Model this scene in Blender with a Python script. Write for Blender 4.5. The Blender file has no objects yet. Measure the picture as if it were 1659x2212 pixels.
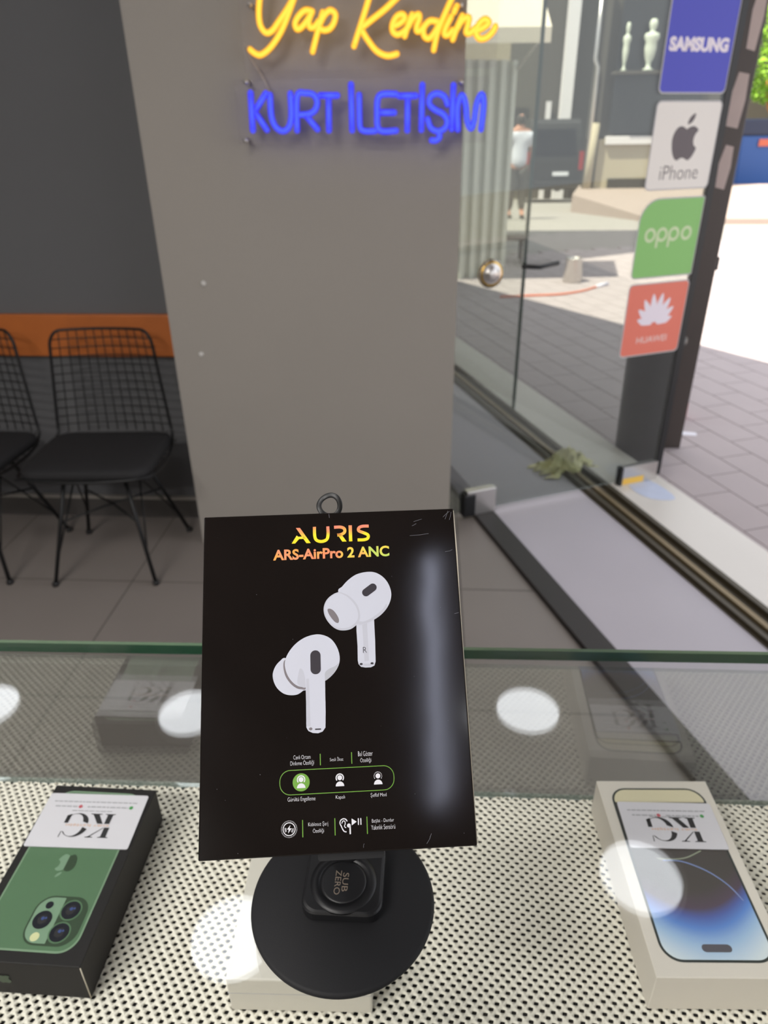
import bpy, bmesh, math, random
from mathutils import Vector, Matrix

C = bpy.context.scene.collection
SC = bpy.context.scene
random.seed(7)
PI = math.pi

# ------------------------------------------------------------------ camera
cam_d = bpy.data.cameras.new('camera')
cam = bpy.data.objects.new('camera', cam_d)
C.objects.link(cam)
CAM_AXES = ((0.998137992083096, -0.018061136343740646, 0.05826099994248223),
            (0.05982100691291806, 0.47645484449815867, -0.8771614607848204),
            (-0.01191620292919325, 0.8790134108807488, 0.47664811716773003))
m4 = Matrix(CAM_AXES).to_4x4()
m4.translation = Vector((0, 0, 1.46))
cam.matrix_world = m4
cam_d.sensor_fit = 'VERTICAL'
cam_d.sensor_height = 24.0
cam_d.lens = 24.0 * 1540.0 / 2212.0
cam_d.clip_start = 0.01
cam_d.clip_end = 200
cam_d.dof.use_dof = True
cam_d.dof.focus_distance = 0.285
cam_d.dof.aperture_fstop = cam_d.lens / 1.6
SC.camera = cam

# ------------------------------------------------------------------ world, sun, exposure
W = bpy.data.worlds.new('world'); SC.world = W; W.use_nodes = True
wn = W.node_tree.nodes; wl = W.node_tree.links
bg = wn['Background']
bg.inputs['Color'].default_value = (0.90, 0.93, 1.0, 1)
bg.inputs['Strength'].default_value = 1.5

sun_d = bpy.data.lights.new('sun', 'SUN'); sun_d.energy = 10.0; sun_d.angle = math.radians(0.6)
sun_d.color = (1.0, 0.93, 0.78)
sun = bpy.data.objects.new('sun', sun_d); C.objects.link(sun)
SUN_DIR = Vector((0.84 * math.cos(math.radians(61)), 0.54 * math.cos(math.radians(61)), -math.sin(math.radians(61))))
sun.rotation_euler = SUN_DIR.to_track_quat('-Z', 'Y').to_euler()
sun.location = (0, 4, 8)

LAMP = 5.8          # radiance of the round ceiling panels
SC.view_settings.view_transform = 'Standard'
SC.view_settings.look = 'None'
SC.view_settings.gamma = 1.0
SC.view_settings.use_curve_mapping = False
SC.view_settings.exposure = 0.42
SC.cycles.use_denoising = True
SC.cycles.max_bounces = 10
SC.cycles.transparent_max_bounces = 24
SC.cycles.sample_clamp_indirect = 6.0
SC.cycles.caustics_reflective = False
SC.cycles.caustics_refractive = False

# ------------------------------------------------------------------ materials
def lin(c):
    c = c / 255.0
    return c / 12.92 if c <= 0.04045 else ((c + 0.055) / 1.055) ** 2.4
def rgb(r, g, b): return (lin(r), lin(g), lin(b), 1)

def mat(name, col, rough=0.6, metal=0.0, spec=0.5, var=0.0, vscale=20.0, bump=0.0, bscale=200.0, coat=0.0):
    m = bpy.data.materials.new(name); m.use_nodes = True
    nt = m.node_tree; b = nt.nodes['Principled BSDF']
    b.inputs['Roughness'].default_value = rough
    b.inputs['Metallic'].default_value = metal
    b.inputs['Specular IOR Level'].default_value = spec
    if coat: b.inputs['Coat Weight'].default_value = coat; b.inputs['Coat Roughness'].default_value = 0.12
    base = rgb(*col)
    tc = nt.nodes.new('ShaderNodeTexCoord')
    if var > 0:
        n = nt.nodes.new('ShaderNodeTexNoise'); n.inputs['Scale'].default_value = vscale; n.inputs['Detail'].default_value = 5
        nt.links.new(tc.outputs['Object'], n.inputs['Vector'])
        mx = nt.nodes.new('ShaderNodeMix'); mx.data_type = 'RGBA'
        mx.inputs['A'].default_value = tuple(max(0, v * (1 - var)) for v in base[:3]) + (1,)
        mx.inputs['B'].default_value = tuple(min(1, v * (1 + var)) for v in base[:3]) + (1,)
        nt.links.new(n.outputs['Fac'], mx.inputs['Factor'])
        nt.links.new(mx.outputs['Result'], b.inputs['Base Color'])
    else:
        b.inputs['Base Color'].default_value = base
    if bump > 0:
        n2 = nt.nodes.new('ShaderNodeTexNoise'); n2.inputs['Scale'].default_value = bscale
        nt.links.new(tc.outputs['Object'], n2.inputs['Vector'])
        bp = nt.nodes.new('ShaderNodeBump'); bp.inputs['Strength'].default_value = bump; bp.inputs['Distance'].default_value = 0.01
        nt.links.new(n2.outputs['Fac'], bp.inputs['Height'])
        nt.links.new(bp.outputs['Normal'], b.inputs['Normal'])
    return m

def emit(name, col, strength, rim=None):
    m = bpy.data.materials.new(name); m.use_nodes = True
    nt = m.node_tree; nt.nodes.clear()
    o = nt.nodes.new('ShaderNodeOutputMaterial'); e = nt.nodes.new('ShaderNodeEmission')
    e.inputs['Strength'].default_value = strength
    e.inputs['Color'].default_value = rgb(*col)
    if rim:   # thick silicone sleeve: deeper colour where the wall of the tube is seen edge-on
        lw = nt.nodes.new('ShaderNodeLayerWeight'); lw.inputs['Blend'].default_value = 0.72
        mx = nt.nodes.new('ShaderNodeMix'); mx.data_type = 'RGBA'
        mx.inputs['A'].default_value = rgb(*col); mx.inputs['B'].default_value = rgb(*rim)
        nt.links.new(lw.outputs['Facing'], mx.inputs['Factor'])
        nt.links.new(mx.outputs['Result'], e.inputs['Color'])
    nt.links.new(e.outputs[0], o.inputs[0])
    return m

def glass(name, tint, ior=1.5, rough=0.0, film=0.0):
    """thin architectural glass: clear tinted transmission plus Fresnel reflection on each face"""
    m = bpy.data.materials.new(name); m.use_nodes = True
    nt = m.node_tree; nt.nodes.clear()
    o = nt.nodes.new('ShaderNodeOutputMaterial')
    t = nt.nodes.new('ShaderNodeBsdfTransparent'); t.inputs['Color'].default_value = (*tint, 1)
    g = nt.nodes.new('ShaderNodeBsdfGlossy'); g.inputs['Roughness'].default_value = rough
    geo = nt.nodes.new('ShaderNodeNewGeometry')
    mi = nt.nodes.new('ShaderNodeMix'); mi.data_type = 'FLOAT'
    mi.inputs['A'].default_value = ior; mi.inputs['B'].default_value = 1 / ior
    nt.links.new(geo.outputs['Backfacing'], mi.inputs['Factor'])
    fr = nt.nodes.new('ShaderNodeFresnel'); nt.links.new(mi.outputs['Result'], fr.inputs['IOR'])
    ms = nt.nodes.new('ShaderNodeMixShader')
    nt.links.new(fr.outputs[0], ms.inputs[0]); nt.links.new(t.outputs[0], ms.inputs[1]); nt.links.new(g.outputs[0], ms.inputs[2])
    nt.links.new(ms.outputs[0], o.inputs[0])
    if film:   # pale diffuse film put in for the haze of indoor reflections
        df = nt.nodes.new('ShaderNodeBsdfDiffuse'); df.inputs['Color'].default_value = (.62, .66, .62, 1)
        m2 = nt.nodes.new('ShaderNodeMixShader'); m2.inputs[0].default_value = film
        nt.links.new(ms.outputs[0], m2.inputs[1]); nt.links.new(df.outputs[0], m2.inputs[2]); nt.links.new(m2.outputs[0], o.inputs[0])
    return m

M = {}
M['column'] = mat('grey_wall_paint', (152, 146, 139), 0.75, var=0.03, vscale=3, bump=0.05, bscale=90)
M['wall_dark'] = mat('dark_grey_wall_paint', (95, 95, 97), 0.8, var=0.06, vscale=2.5)
M['wall_white'] = mat('off_white_wall_paint', (190, 186, 178), 0.8, var=0.03, vscale=2)
M['ceiling'] = mat('ceiling_paint', (136, 131, 124), 0.85, var=0.02)
M['orange_wood'] = mat('orange_wood', (178, 98, 42), 0.5, var=0.22, vscale=9)
M['skirt'] = mat('dark_skirting', (78, 74, 72), 0.6)
M['black_metal'] = mat('black_wire_metal', (26, 26, 27), 0.45, 0.3)
M['cushion'] = mat('black_cushion', (24, 23, 25), 0.8, bump=0.2, bscale=150)
M['steel'] = mat('brushed_steel', (200, 196, 192), 0.3, 0.9)
M['black_plastic'] = mat('black_plastic', (24, 24, 25), 0.45)
M['brass'] = mat('brass', (196, 160, 80), 0.3, 0.9)
M['rubber'] = mat('black_rubber_pad', (27, 27, 29), 0.62, spec=0.25, bump=0.05, bscale=1500)
M['pad'] = mat('satin_black_plastic', (24, 24, 26), 0.42, spec=0.35)
M['grey_ink'] = mat('bronze_grey_ink', (120, 108, 96), 0.5)
M['boxblack'] = mat('glossy_black_laminate', (19, 15, 14), 0.10, spec=0.45, var=0.4, vscale=22, bump=0.022, bscale=15)
M['cream_edge'] = mat('worn_card_edge', (190, 182, 165), 0.8)
M['white_print'] = mat('white_print', (206, 206, 212), 0.35)
M['bud'] = mat('earbud_print', (184, 186, 198), 0.32)
M['bud_lo'] = mat('earbud_print_grey', (164, 165, 174), 0.32)
M['bud_mid'] = mat('earbud_print_soft_grey', (174, 175, 186), 0.32)
M['bud_dk'] = mat('earbud_print_dark', (46, 42, 48), 0.32)
M['bud_hole'] = mat('earbud_print_taupe', (112, 106, 110), 0.32)
M['green_ink'] = mat('green_print', (98, 146, 50), 0.35)
M['mesh_white'] = mat('white_pvc_mesh', (230, 226, 213), 0.55, bump=0.1, bscale=500)
M['under'] = mat('black_shelf_board', (22, 22, 22), 0.7)
M['cabinet'] = mat('dark_cabinet_laminate', (62, 58, 56), 0.5)
M['glass_top'] = glass('clear_counter_glass', (0.985, 0.99, 0.985))
M['glass_pane'] = glass('clear_front_pane_glass', (0.93, 0.95, 0.935), ior=1.95)
M['glass_door'] = glass('tinted_door_glass', (0.69, 0.715, 0.695), ior=1.6, film=0.02)
M['glass_fixed'] = glass('fixed_pane_glass', (0.95, 0.96, 0.95), ior=1.25)
M['acrylic'] = glass('clear_acrylic', (0.965, 0.96, 0.97), ior=1.3)
M['glass_edge'] = mat('green_glass_edge', (20, 62, 42), 0.15, spec=0.6)
M['glass_edge_lt'] = mat('pale_green_glass_edge', (112, 138, 112), 0.25)
M['sill_strip'] = mat('pale_green_strip', (150, 158, 150), 0.3)
M['box13'] = mat('matt_black_card', (27, 26, 27), 0.6, spec=0.3, var=0.12, vscale=40)
M['box14'] = mat('matt_white_card', (214, 208, 198), 0.55)
M['boxw'] = mat('plain_white_card', (204, 200, 190), 0.55)
M['card'] = mat('white_card_paper', (212, 210, 217), 0.45)
M['ink'] = mat('black_ink', (28, 28, 32), 0.5)
M['ink_grey'] = mat('grey_ink', (170, 170, 176), 0.5)
M['ink_orange'] = mat('orange_ink', (222, 170, 130), 0.5)
M['ink_red'] = mat('red_ink', (190, 90, 100), 0.5)
M['ink_green'] = mat('green_ink_dot', (70, 150, 80), 0.5)
M['alp'] = mat('alpine_green_print', (82, 114, 84), 0.4, var=0.05, vscale=12)
M['alp_rim'] = mat('alpine_green_rim', (122, 150, 122), 0.4)
M['alp_lt'] = mat('pale_green_print', (118, 148, 122), 0.4)
M['alp_dk'] = mat('deep_green_print', (48, 68, 48), 0.4)
M['lens'] = mat('lens_print', (24, 27, 36), 0.3)
M['lens_blue'] = mat('lens_blue_print', (60, 78, 130), 0.3)
M['arc_blue'] = mat('pale_blue_arc_print', (124, 142, 190), 0.4)
M['arc_pale'] = mat('pale_grey_arc_print', (150, 158, 138), 0.4)
M['flash'] = mat('flash_print', (206, 208, 160), 0.4)
M['cream'] = mat('cream_print', (216, 208, 176), 0.5)
M['screen_rim'] = mat('screen_bezel_print', (44, 52, 50), 0.4)
M['island'] = mat('island_print', (86, 84, 92), 0.4)
M['floor'] = mat('grey_floor_tile', (130, 122, 117), 0.42, var=0.07, vscale=3)
M['grout'] = mat('floor_grout', (92, 87, 83), 0.8)
M['rail'] = mat('dark_threshold_metal', (46, 42, 41), 0.5)
M['entry'] = mat('grey_entry_mat', (182, 176, 184), 0.5, var=0.03, vscale=6)
M['groove'] = mat('dark_bronze_track', (72, 64, 50), 0.5, 0.2)
M['groove_l'] = mat('worn_bronze_track', (128, 112, 84), 0.45, 0.4)
M['marble'] = mat('white_marble', (216, 210, 203), 0.3, var=0.05, vscale=3.5)
M['paver'] = mat('pink_grey_paver', (172, 161, 162), 0.85, var=0.06, vscale=5)
M['joint'] = mat('paver_joint', (128, 118, 120), 0.9)
M['asphalt'] = mat('pale_asphalt', (150, 145, 140), 0.9, var=0.05, vscale=1.2)
M['kerb'] = mat('pinkish_kerb_stone', (158, 142, 134), 0.85, var=0.06, vscale=4)
M['alu'] = mat('dark_bronze_aluminium', (82, 74, 70), 0.4, 0.3)
M['seal'] = mat('black_rubber_seal', (14, 14, 15), 0.5)
M['residue'] = mat('pink_white_sticker_residue', (205, 186, 180), 0.7, var=0.05)
M['st_blue'] = mat('blue_sticker', (78, 80, 205), 0.4)
M['st_white'] = mat('white_sticker', (250, 244, 238), 0.4)
M['st_green'] = mat('green_sticker', (146, 208, 120), 0.4)
M['st_red'] = mat('red_sticker', (244, 132, 112), 0.4)
M['st_border'] = mat('sticker_border', (200, 198, 200), 0.4)
M['st_txt'] = mat('sticker_white_text', (236, 226, 236), 0.4)
M['st_txt_g'] = mat('sticker_pale_green_text', (206, 222, 178), 0.4)
M['st_txt_r'] = mat('sticker_pale_pink_text', (240, 206, 200), 0.4)
M['st_apple'] = mat('sticker_dark_grey', (92, 82, 86), 0.4)
def vinyl(key, amount=0.2):
    nt = M[key].node_tree; b = nt.nodes['Principled BSDF']; o = nt.nodes['Material Output']
    t = nt.nodes.new('ShaderNodeBsdfTranslucent'); t.inputs['Color'].default_value = b.inputs['Base Color'].default_value
    mx = nt.nodes.new('ShaderNodeMixShader'); mx.inputs[0].default_value = amount
    nt.links.new(b.outputs[0], mx.inputs[1]); nt.links.new(t.outputs[0], mx.inputs[2]); nt.links.new(mx.outputs[0], o.inputs[0])
for k_ in ('st_blue', 'st_white', 'st_green', 'st_red', 'st_border'): vinyl(k_)
M['neon_y'] = emit('yellow_neon', (255, 226, 84), 0.95, rim=(250, 140, 0))
M['neon_b'] = emit('blue_neon', (84, 104, 255), 0.9, rim=(56, 6, 240))
M['lamp'] = emit('lamp_diffuser', (246, 250, 255), LAMP)
M['strip'] = emit('strip_diffuser', (225, 230, 255), 9.0)
M['lamp_ring'] = mat('lamp_ring', (230, 230, 230), 0.5)
M['corr'] = mat('pale_corrugated_metal', (196, 198, 188), 0.55, 0.1)
M['beige'] = mat('beige_render', (172, 162, 138), 0.85, var=0.05, vscale=1.5)
M['grey_render'] = mat('grey_render', (74, 70, 62), 0.85, var=0.08, vscale=.6)
M['awning'] = mat('awning_fabric', (206, 196, 180), 0.8)
M['win_dark'] = mat('dark_shop_glass', (24, 24, 24), 0.3)
M['van'] = mat('dark_van_paint', (38, 37, 34), 0.45)
M['van_glass'] = mat('van_rear_glass', (34, 35, 38), 0.1)
M['plate'] = mat('number_plate_white', (220, 222, 228), 0.5)
M['tail'] = mat('red_tail_light', (150, 40, 40), 0.3)
M['tyre'] = mat('tyre_rubber', (20, 20, 20), 0.8)
M['pale_paint'] = mat('pale_column_paint', (216, 212, 212), 0.7)
M['manq'] = mat('pale_statue_plaster', (200, 206, 190), 0.7)
M['skin'] = mat('skin', (188, 132, 108), 0.6)
M['shirt'] = mat('white_shirt', (214, 216, 228), 0.8)
M['trouser'] = mat('dark_trousers', (62, 60, 58), 0.85)
M['hair'] = mat('dark_hair', (38, 34, 32), 0.8)
M['leaf'] = mat('bright_green_leaf', (132, 176, 44), 0.6, var=0.35, vscale=3)  # bright green with random tone variation
M['bark'] = mat('orange_brown_bark', (170, 120, 62), 0.8)
M['bin_blue'] = mat('blue_bin_plastic', (52, 92, 158), 0.5)
M['bin_dark'] = mat('dark_bin_lid', (44, 52, 76), 0.5)
M['bin_red'] = mat('red_orange_label', (216, 110, 80), 0.5)
M['hose'] = mat('orange_red_hose', (214, 120, 90), 0.5)
M['nozzle'] = mat('pale_nozzle', (225, 220, 232), 0.4)
M['cloth_y'] = mat('pale_yellow_cloth', (248, 236, 180), 0.85, var=0.15, vscale=30)
M['paper'] = mat('pale_blue_reflection', (196, 204, 226), 0.5, var=0.1, vscale=14)  # pale blue of a reflection, put into the colour
M['yellow_reflection'] = mat('yellow_reflection', (236, 190, 80), 0.5)  # yellow reflection on the door fitting, painted as colour
M['scuff'] = mat('pale_scuff', (104, 104, 112), 0.5)
M['dust'] = mat('wall_scuff', (205, 202, 198), 0.8)
M['bud_red'] = mat('red_plastic', (196, 40, 36), 0.5)
M['litter'] = mat('white_paper', (226, 224, 232), 0.6)
M['cable'] = mat('clear_sign_cable', (170, 160, 150), 0.3)

# foil lettering: hue shifts across the print
def foil(name, cols, x0, x1, y0, y1, vert):
    m = bpy.data.materials.new(name); m.use_nodes = True
    nt = m.node_tree; b = nt.nodes['Principled BSDF']; b.inputs['Roughness'].default_value = 0.35
    tc = nt.nodes.new('ShaderNodeTexCoord'); n = nt.nodes.new('ShaderNodeTexNoise')
    n.inputs['Scale'].default_value = 160; n.inputs['Detail'].default_value = 0.5
    sp = nt.nodes.new('ShaderNodeSeparateXYZ'); nt.links.new(tc.outputs['Object'], sp.inputs[0])
    mr = nt.nodes.new('ShaderNodeMapRange')
    mr.inputs['From Min'].default_value, mr.inputs['From Max'].default_value = (y0, y1) if vert else (x0, x1)
    nt.links.new(sp.outputs[1 if vert else 0], mr.inputs['Value'])
    nt.links.new(tc.outputs['Object'], n.inputs['Vector'])
    a = nt.nodes.new('ShaderNodeMath'); a.operation = 'MULTIPLY_ADD'; a.inputs[1].default_value = 0.9; a.inputs[2].default_value = -0.45
    nt.links.new(n.outputs['Fac'], a.inputs[0])
    c = nt.nodes.new('ShaderNodeMath'); c.operation = 'ADD'; nt.links.new(a.outputs[0], c.inputs[0]); nt.links.new(mr.outputs[0], c.inputs[1])
    r = nt.nodes.new('ShaderNodeValToRGB'); e = r.color_ramp.elements
    e[0].position = 0; e[0].color = rgb(*cols[0]); e[1].position = 1; e[1].color = rgb(*cols[-1])
    for i_, q in enumerate(cols[1:-1]): x = e.new((i_ + 1) / (len(cols) - 1)); x.color = rgb(*q)
    nt.links.new(c.outputs[0], r.inputs['Fac']); nt.links.new(r.outputs['Color'], b.inputs['Base Color'])
    return m
M['foil'] = foil('foil_print', [(238, 206, 30), (236, 214, 40), (226, 150, 80), (222, 128, 104)], 0, 1, -.0125, -.0058, True)
M['foil2'] = foil('foil_print_long', [(226, 150, 70), (222, 136, 98), (226, 130, 88), (224, 196, 70), (176, 196, 90)], .029, .077, 0, 1, False)

# printed gradient of the phone wallpaper (part of the box artwork), runs along local y
def wallpaper():
    m = bpy.data.materials.new('wallpaper_print'); m.use_nodes = True
    nt = m.node_tree; b = nt.nodes['Principled BSDF']; b.inputs['Roughness'].default_value = 0.4
    tc = nt.nodes.new('ShaderNodeTexCoord'); s = nt.nodes.new('ShaderNodeSeparateXYZ')
    nt.links.new(tc.outputs['Object'], s.inputs[0])
    def mth(op, a, bb):
        n = nt.nodes.new('ShaderNodeMath'); n.operation = op
        for i, v in enumerate((a, bb)):
            if isinstance(v, (int, float)): n.inputs[i].default_value = v
            elif v is not None: nt.links.new(v, n.inputs[i])
        return n.outputs[0]
    dx = mth('SUBTRACT', s.outputs[0], 0.042)
    v = mth('SUBTRACT', mth('SUBTRACT', s.outputs[1], 0.042), mth('MULTIPLY', mth('MULTIPLY', dx, dx), 14.0))
    rp = nt.nodes.new('ShaderNodeValToRGB'); e = rp.color_ramp.elements
    e[0].position = 0.083; e[0].color = rgb(212, 224, 230)
    e[1].position = 1.0; e[1].color = rgb(72, 68, 66)
    for p, c in ((0.36, (160, 190, 222)), (0.56, (92, 134, 204)), (0.68, (80, 98, 164)), (0.79, (82, 70, 84))):
        x = e.new(p); x.color = rgb(*c)
    nt.links.new(mth('DIVIDE', mth('ADD', v, 0.045), 0.06), rp.inputs['Fac'])
    nt.links.new(rp.outputs['Color'], b.inputs['Base Color'])
    return m
M['wall_print'] = wallpaper()

# ------------------------------------------------------------------ mesh helpers
def tag(o, label=None, cat=None, group=None, kind=None):
    if label: o['label'] = label
    if cat: o['category'] = cat
    if group: o['group'] = group
    if kind: o['kind'] = kind
    return o

def empty(name, label, cat, loc=(0, 0, 0), rz=0.0, group=None):
    o = bpy.data.objects.new(name, None); C.objects.link(o)
    o.empty_display_size = 0.02
    o.location = loc; o.rotation_euler = (0, 0, rz)
    return tag(o, label, cat, group)

class MB:
    """collects faces with material slots, links them as ONE mesh object"""
    def __init__(s): s.v = []; s.f = []; s.m = []; s.mats = []; s.sm = []
    def slot(s, m):
        if m not in s.mats: s.mats.append(m)
        return s.mats.index(m)
    def add(s, verts, faces, m, smooth=False):
        k = len(s.v); i = s.slot(m)
        s.v += [tuple(v) for v in verts]
        for f in faces:
            s.f.append(tuple(k + a for a in f)); s.m.append(i); s.sm.append(smooth)
        return s
    def box(s, x0, y0, z0, x1, y1, z1, m):
        v = [(x0, y0, z0), (x1, y0, z0), (x1, y1, z0), (x0, y1, z0), (x0, y0, z1), (x1, y0, z1), (x1, y1, z1), (x0, y1, z1)]
        return s.add(v, [(0, 3, 2, 1), (4, 5, 6, 7), (0, 1, 5, 4), (1, 2, 6, 5), (2, 3, 7, 6), (3, 0, 4, 7)], m)
    def prism(s, pts, z0, z1, m, mside=None):
        """pts: ccw 2D outline, extruded from z0 to z1"""
        a = sum(pts[i][0] * pts[(i + 1) % len(pts)][1] - pts[(i + 1) % len(pts)][0] * pts[i][1] for i in range(len(pts)))
        if a < 0: pts = pts[::-1]
        n = len(pts)
        v = [(x, y, z0) for x, y in pts] + [(x, y, z1) for x, y in pts]
        s.add(v, [tuple(range(n - 1, -1, -1)), tuple(range(n, 2 * n))], m)
        s.add(v, [(i, (i + 1) % n, n + (i + 1) % n, n + i) for i in range(n)], mside or m)
        return s
    def flat(s, pts, z, m):
        a = sum(pts[i][0] * pts[(i + 1) % len(pts)][1] - pts[(i + 1) % len(pts)][0] * pts[i][1] for i in range(len(pts)))
        if a < 0: pts = pts[::-1]
        return s.add([(x, y, z) for x, y in pts], [tuple(range(len(pts)))], m)
    def stroke(s, pts, w, z, m, closed=False):
        """flat printed line"""
        n = len(pts); L = []; R = []
        for i in range(n):
            if closed: a, b = Vector(pts[i - 1]), Vector(pts[(i + 1) % n])
            else: a, b = Vector(pts[max(0, i - 1)]), Vector(pts[min(n - 1, i + 1)])
            d = (b - a); d = d.normalized() if d.length else Vector((1, 0)); nn = Vector((-d.y, d.x)) * w / 2
            p = Vector(pts[i]); L.append(p + nn); R.append(p - nn)
        v = [(p.x, p.y, z) for p in R] + [(p.x, p.y, z) for p in L]
        rng = range(n if closed else n - 1)
        return s.add(v, [(i, (i + 1) % n, n + (i + 1) % n, n + i) for i in rng], m)
    def tube(s, pts, r, m, seg=8, closed=False, cap=True, flatten=1.0):
        P = [Vector(p) for p in pts]; n = len(P)
        rings = []; up = None
        for i in range(n):
            if closed: t = (P[(i + 1) % n] - P[i - 1])
            else: t = P[min(n - 1, i + 1)] - P[max(0, i - 1)]
            t.normalize()
            if up is None:
                up = Vector((0, 0, 1)) if abs(t.z) < 0.9 else Vector((0, 1, 0))
            a = (up - t * up.dot(t)).normalized(); up = a
            b = t.cross(a)
            rr = r[i] if isinstance(r, (list, tuple)) else r
            rings.append([P[i] + a * math.cos(2 * PI * k / seg) * rr + b * math.sin(2 * PI * k / seg) * rr * flatten for k in range(seg)])
        v = [p for ring in rings for p in ring]
        f = []
        for i in range(n if closed else n - 1):
            j = (i + 1) % n
            for k in range(seg):
                k2 = (k + 1) % seg
                f.append((i * seg + k, j * seg + k, j * seg + k2, i * seg + k2))
        if cap and not closed:
            f.append(tuple(range(seg))); f.append(tuple((n - 1) * seg + k for k in range(seg - 1, -1, -1)))
        return s.add(v, f, m, True)
    def ball(s, c, r, m, n=8, sq=(1, 1, 1)):
        v = []; f = []
        for i in range(n + 1):
            th = PI * i / n
            for k in range(2 * n):
                ph = PI * k / n
                v.append((c[0] + r * sq[0] * math.sin(th) * math.cos(ph), c[1] + r * sq[1] * math.sin(th) * math.sin(ph), c[2] + r * sq[2] * math.cos(th)))
        for i in range(n):
            for k in range(2 * n):
                k2 = (k + 1) % (2 * n)
                f.append((i * 2 * n + k, (i + 1) * 2 * n + k, (i + 1) * 2 * n + k2, i * 2 * n + k2))
        return s.add(v, f, m, True)
    def lathe(s, prof, m, c=(0, 0), seg=48, smooth=True):
        n = len(prof)
        v = [(c[0] + r * math.cos(2 * PI * k / seg), c[1] + r * math.sin(2 * PI * k / seg), z) for k in range(seg) for r, z in prof]
        f = []
        for k in range(seg):
            k2 = (k + 1) % seg
            for i in range(n - 1):
                f.append((k * n + i, k2 * n + i, k2 * n + i + 1, k * n + i + 1))
        return s.add(v, f, m, smooth)
    def text(s, body, x0, y0, x1, y1, z, m, bold=0.0, rot180=False, spacing=1.0):
        """lettering fitted into the rectangle x0..x1, y0..y1"""
        cu = bpy.data.curves.new('lettering', 'FONT'); cu.body = body; cu.size = 1; cu.offset = bold
        cu.space_character = spacing; cu.resolution_u = 4
        ob = bpy.data.objects.new('lettering', cu); C.objects.link(ob)
        dg = bpy.context.evaluated_depsgraph_get(); dg.update()
        me = ob.evaluated_get(dg).to_mesh()
        vs = [Vector(v.co) for v in me.vertices]; fs = [tuple(p.vertices) for p in me.polygons]
        ob.evaluated_get(dg).to_mesh_clear()
        bpy.data.objects.remove(ob); bpy.data.curves.remove(cu)
        ax, bx = min(v.x for v in vs), max(v.x for v in vs); ay, by = min(v.y for v in vs), max(v.y for v in vs)
        o = []
        for v in vs:
            fx, fy = (v.x - ax) / (bx - ax), (v.y - ay) / (by - ay)
            if rot180: fx, fy = 1 - fx, 1 - fy
            o.append((x0 + fx * (x1 - x0), y0 + fy * (y1 - y0), z))
        # keep faces looking up (+z)
        out = []
        for f in fs:
            a = Vector(o[f[0]]); b = Vector(o[f[1]]); c = Vector(o[f[2]])
            out.append(f if (b - a).cross(c - a).z >= 0 else f[::-1])
        return s.add(o, out, m)
    def xf(s, fn):
        s.v = [tuple(fn(Vector(v))) for v in s.v]; return s
    def build(s, name, parent=None, bevel=0.0, seg=2, kind=None, label=None, auto=False):
        me = bpy.data.meshes.new(name); me.from_pydata(s.v, [], s.f); me.update()
        for m in s.mats: me.materials.append(m)
        me.polygons.foreach_set('material_index', s.m)
        me.polygons.foreach_set('use_smooth', s.sm)
        o = bpy.data.objects.new(name, me); C.objects.link(o)
        if parent is not None: o.parent = parent
        if bevel > 0:
            b = o.modifiers.new('bevel', 'BEVEL'); b.width = bevel; b.segments = seg; b.limit_method = 'ANGLE'
            b.harden_normals = False
        return tag(o, label=label, kind=kind)

def rr(x0, y0, x1, y1, r, n=8):
    if not isinstance(r, (tuple, list)): r = (r,) * 4   # bl, br, tr, tl
    out = []
    for (cx, cy, a0, q) in ((x0 + r[0], y0 + r[0], PI, r[0]), (x1 - r[1], y0 + r[1], 1.5 * PI, r[1]), (x1 - r[2], y1 - r[2], 0, r[2]), (x0 + r[3], y1 - r[3], .5 * PI, r[3])):
        for k in range(n + 1):
            a = a0 + k * PI / 2 / n; out.append((cx + q * math.cos(a), cy + q * math.sin(a)))
    return out
def circ(cx, cy, r, n=40, ry=None, a0=0.0):
    ry = ry or r
    return [(cx + r * math.cos(a0 + 2 * PI * k / n), cy + ry * math.sin(a0 + 2 * PI * k / n)) for k in range(n)]
def smooth(pts, closed=False, k=6):
    P = [Vector(p) for p in pts]; n = len(P); out = []
    for i in range(n if closed else n - 1):
        if closed: a, b, c, d = P[i - 1], P[i], P[(i + 1) % n], P[(i + 2) % n]
        else: a, b, c, d = P[max(0, i - 1)], P[i], P[i + 1], P[min(n - 1, i + 2)]
        for j in range(k):
            t = j / k
            out.append(0.5 * ((2 * b) + (c - a) * t + (2 * a - 5 * b + 4 * c - d) * t * t + (3 * b - a - 3 * c + d) * t ** 3))
    if not closed: out.append(P[-1])
    return out
def s2(pts, closed=True, k=5): return [(p[0], p[1]) for p in smooth([(x, y, 0) for x, y in pts], closed, k)]
def mm(pts): return [(x / 1000, y / 1000) for x, y in pts]

APPLE = [(0, .30), (.10, .35), (.24, .38), (.38, .34), (.46, .26), (.37, .15), (.33, 0), (.37, -.15), (.48, -.24), (.42, -.40), (.31, -.54), (.20, -.58),
         (.08, -.53), (0, -.51), (-.10, -.53), (-.21, -.58), (-.33, -.51), (-.44, -.32), (-.50, -.06), (-.48, .14), (-.38, .31), (-.24, .38), (-.1, .35)]
APPLE_LEAF = [(0.01, .43), (.03, .56), (.12, .67), (.25, .73), (.24, .60), (.15, .48)]

# storefront frame: s = distance out of the shop, t = along the threshold
NX = Vector((0.944, 0.33, 0)); TX = Vector((-0.33, 0.944, 0))
def st(s_, t_, z=0.0): return NX * s_ + TX * t_ + Vector((0, 0, z))
def st_box(mb, s0, s1, t0, t1, z0, z1, m):
    k = MB(); k.box(s0, t0, z0, s1, t1, z1, m); k.xf(lambda v: st(v.x, v.y, v.z))
    return mb.add(k.v, k.f, m)

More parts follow.
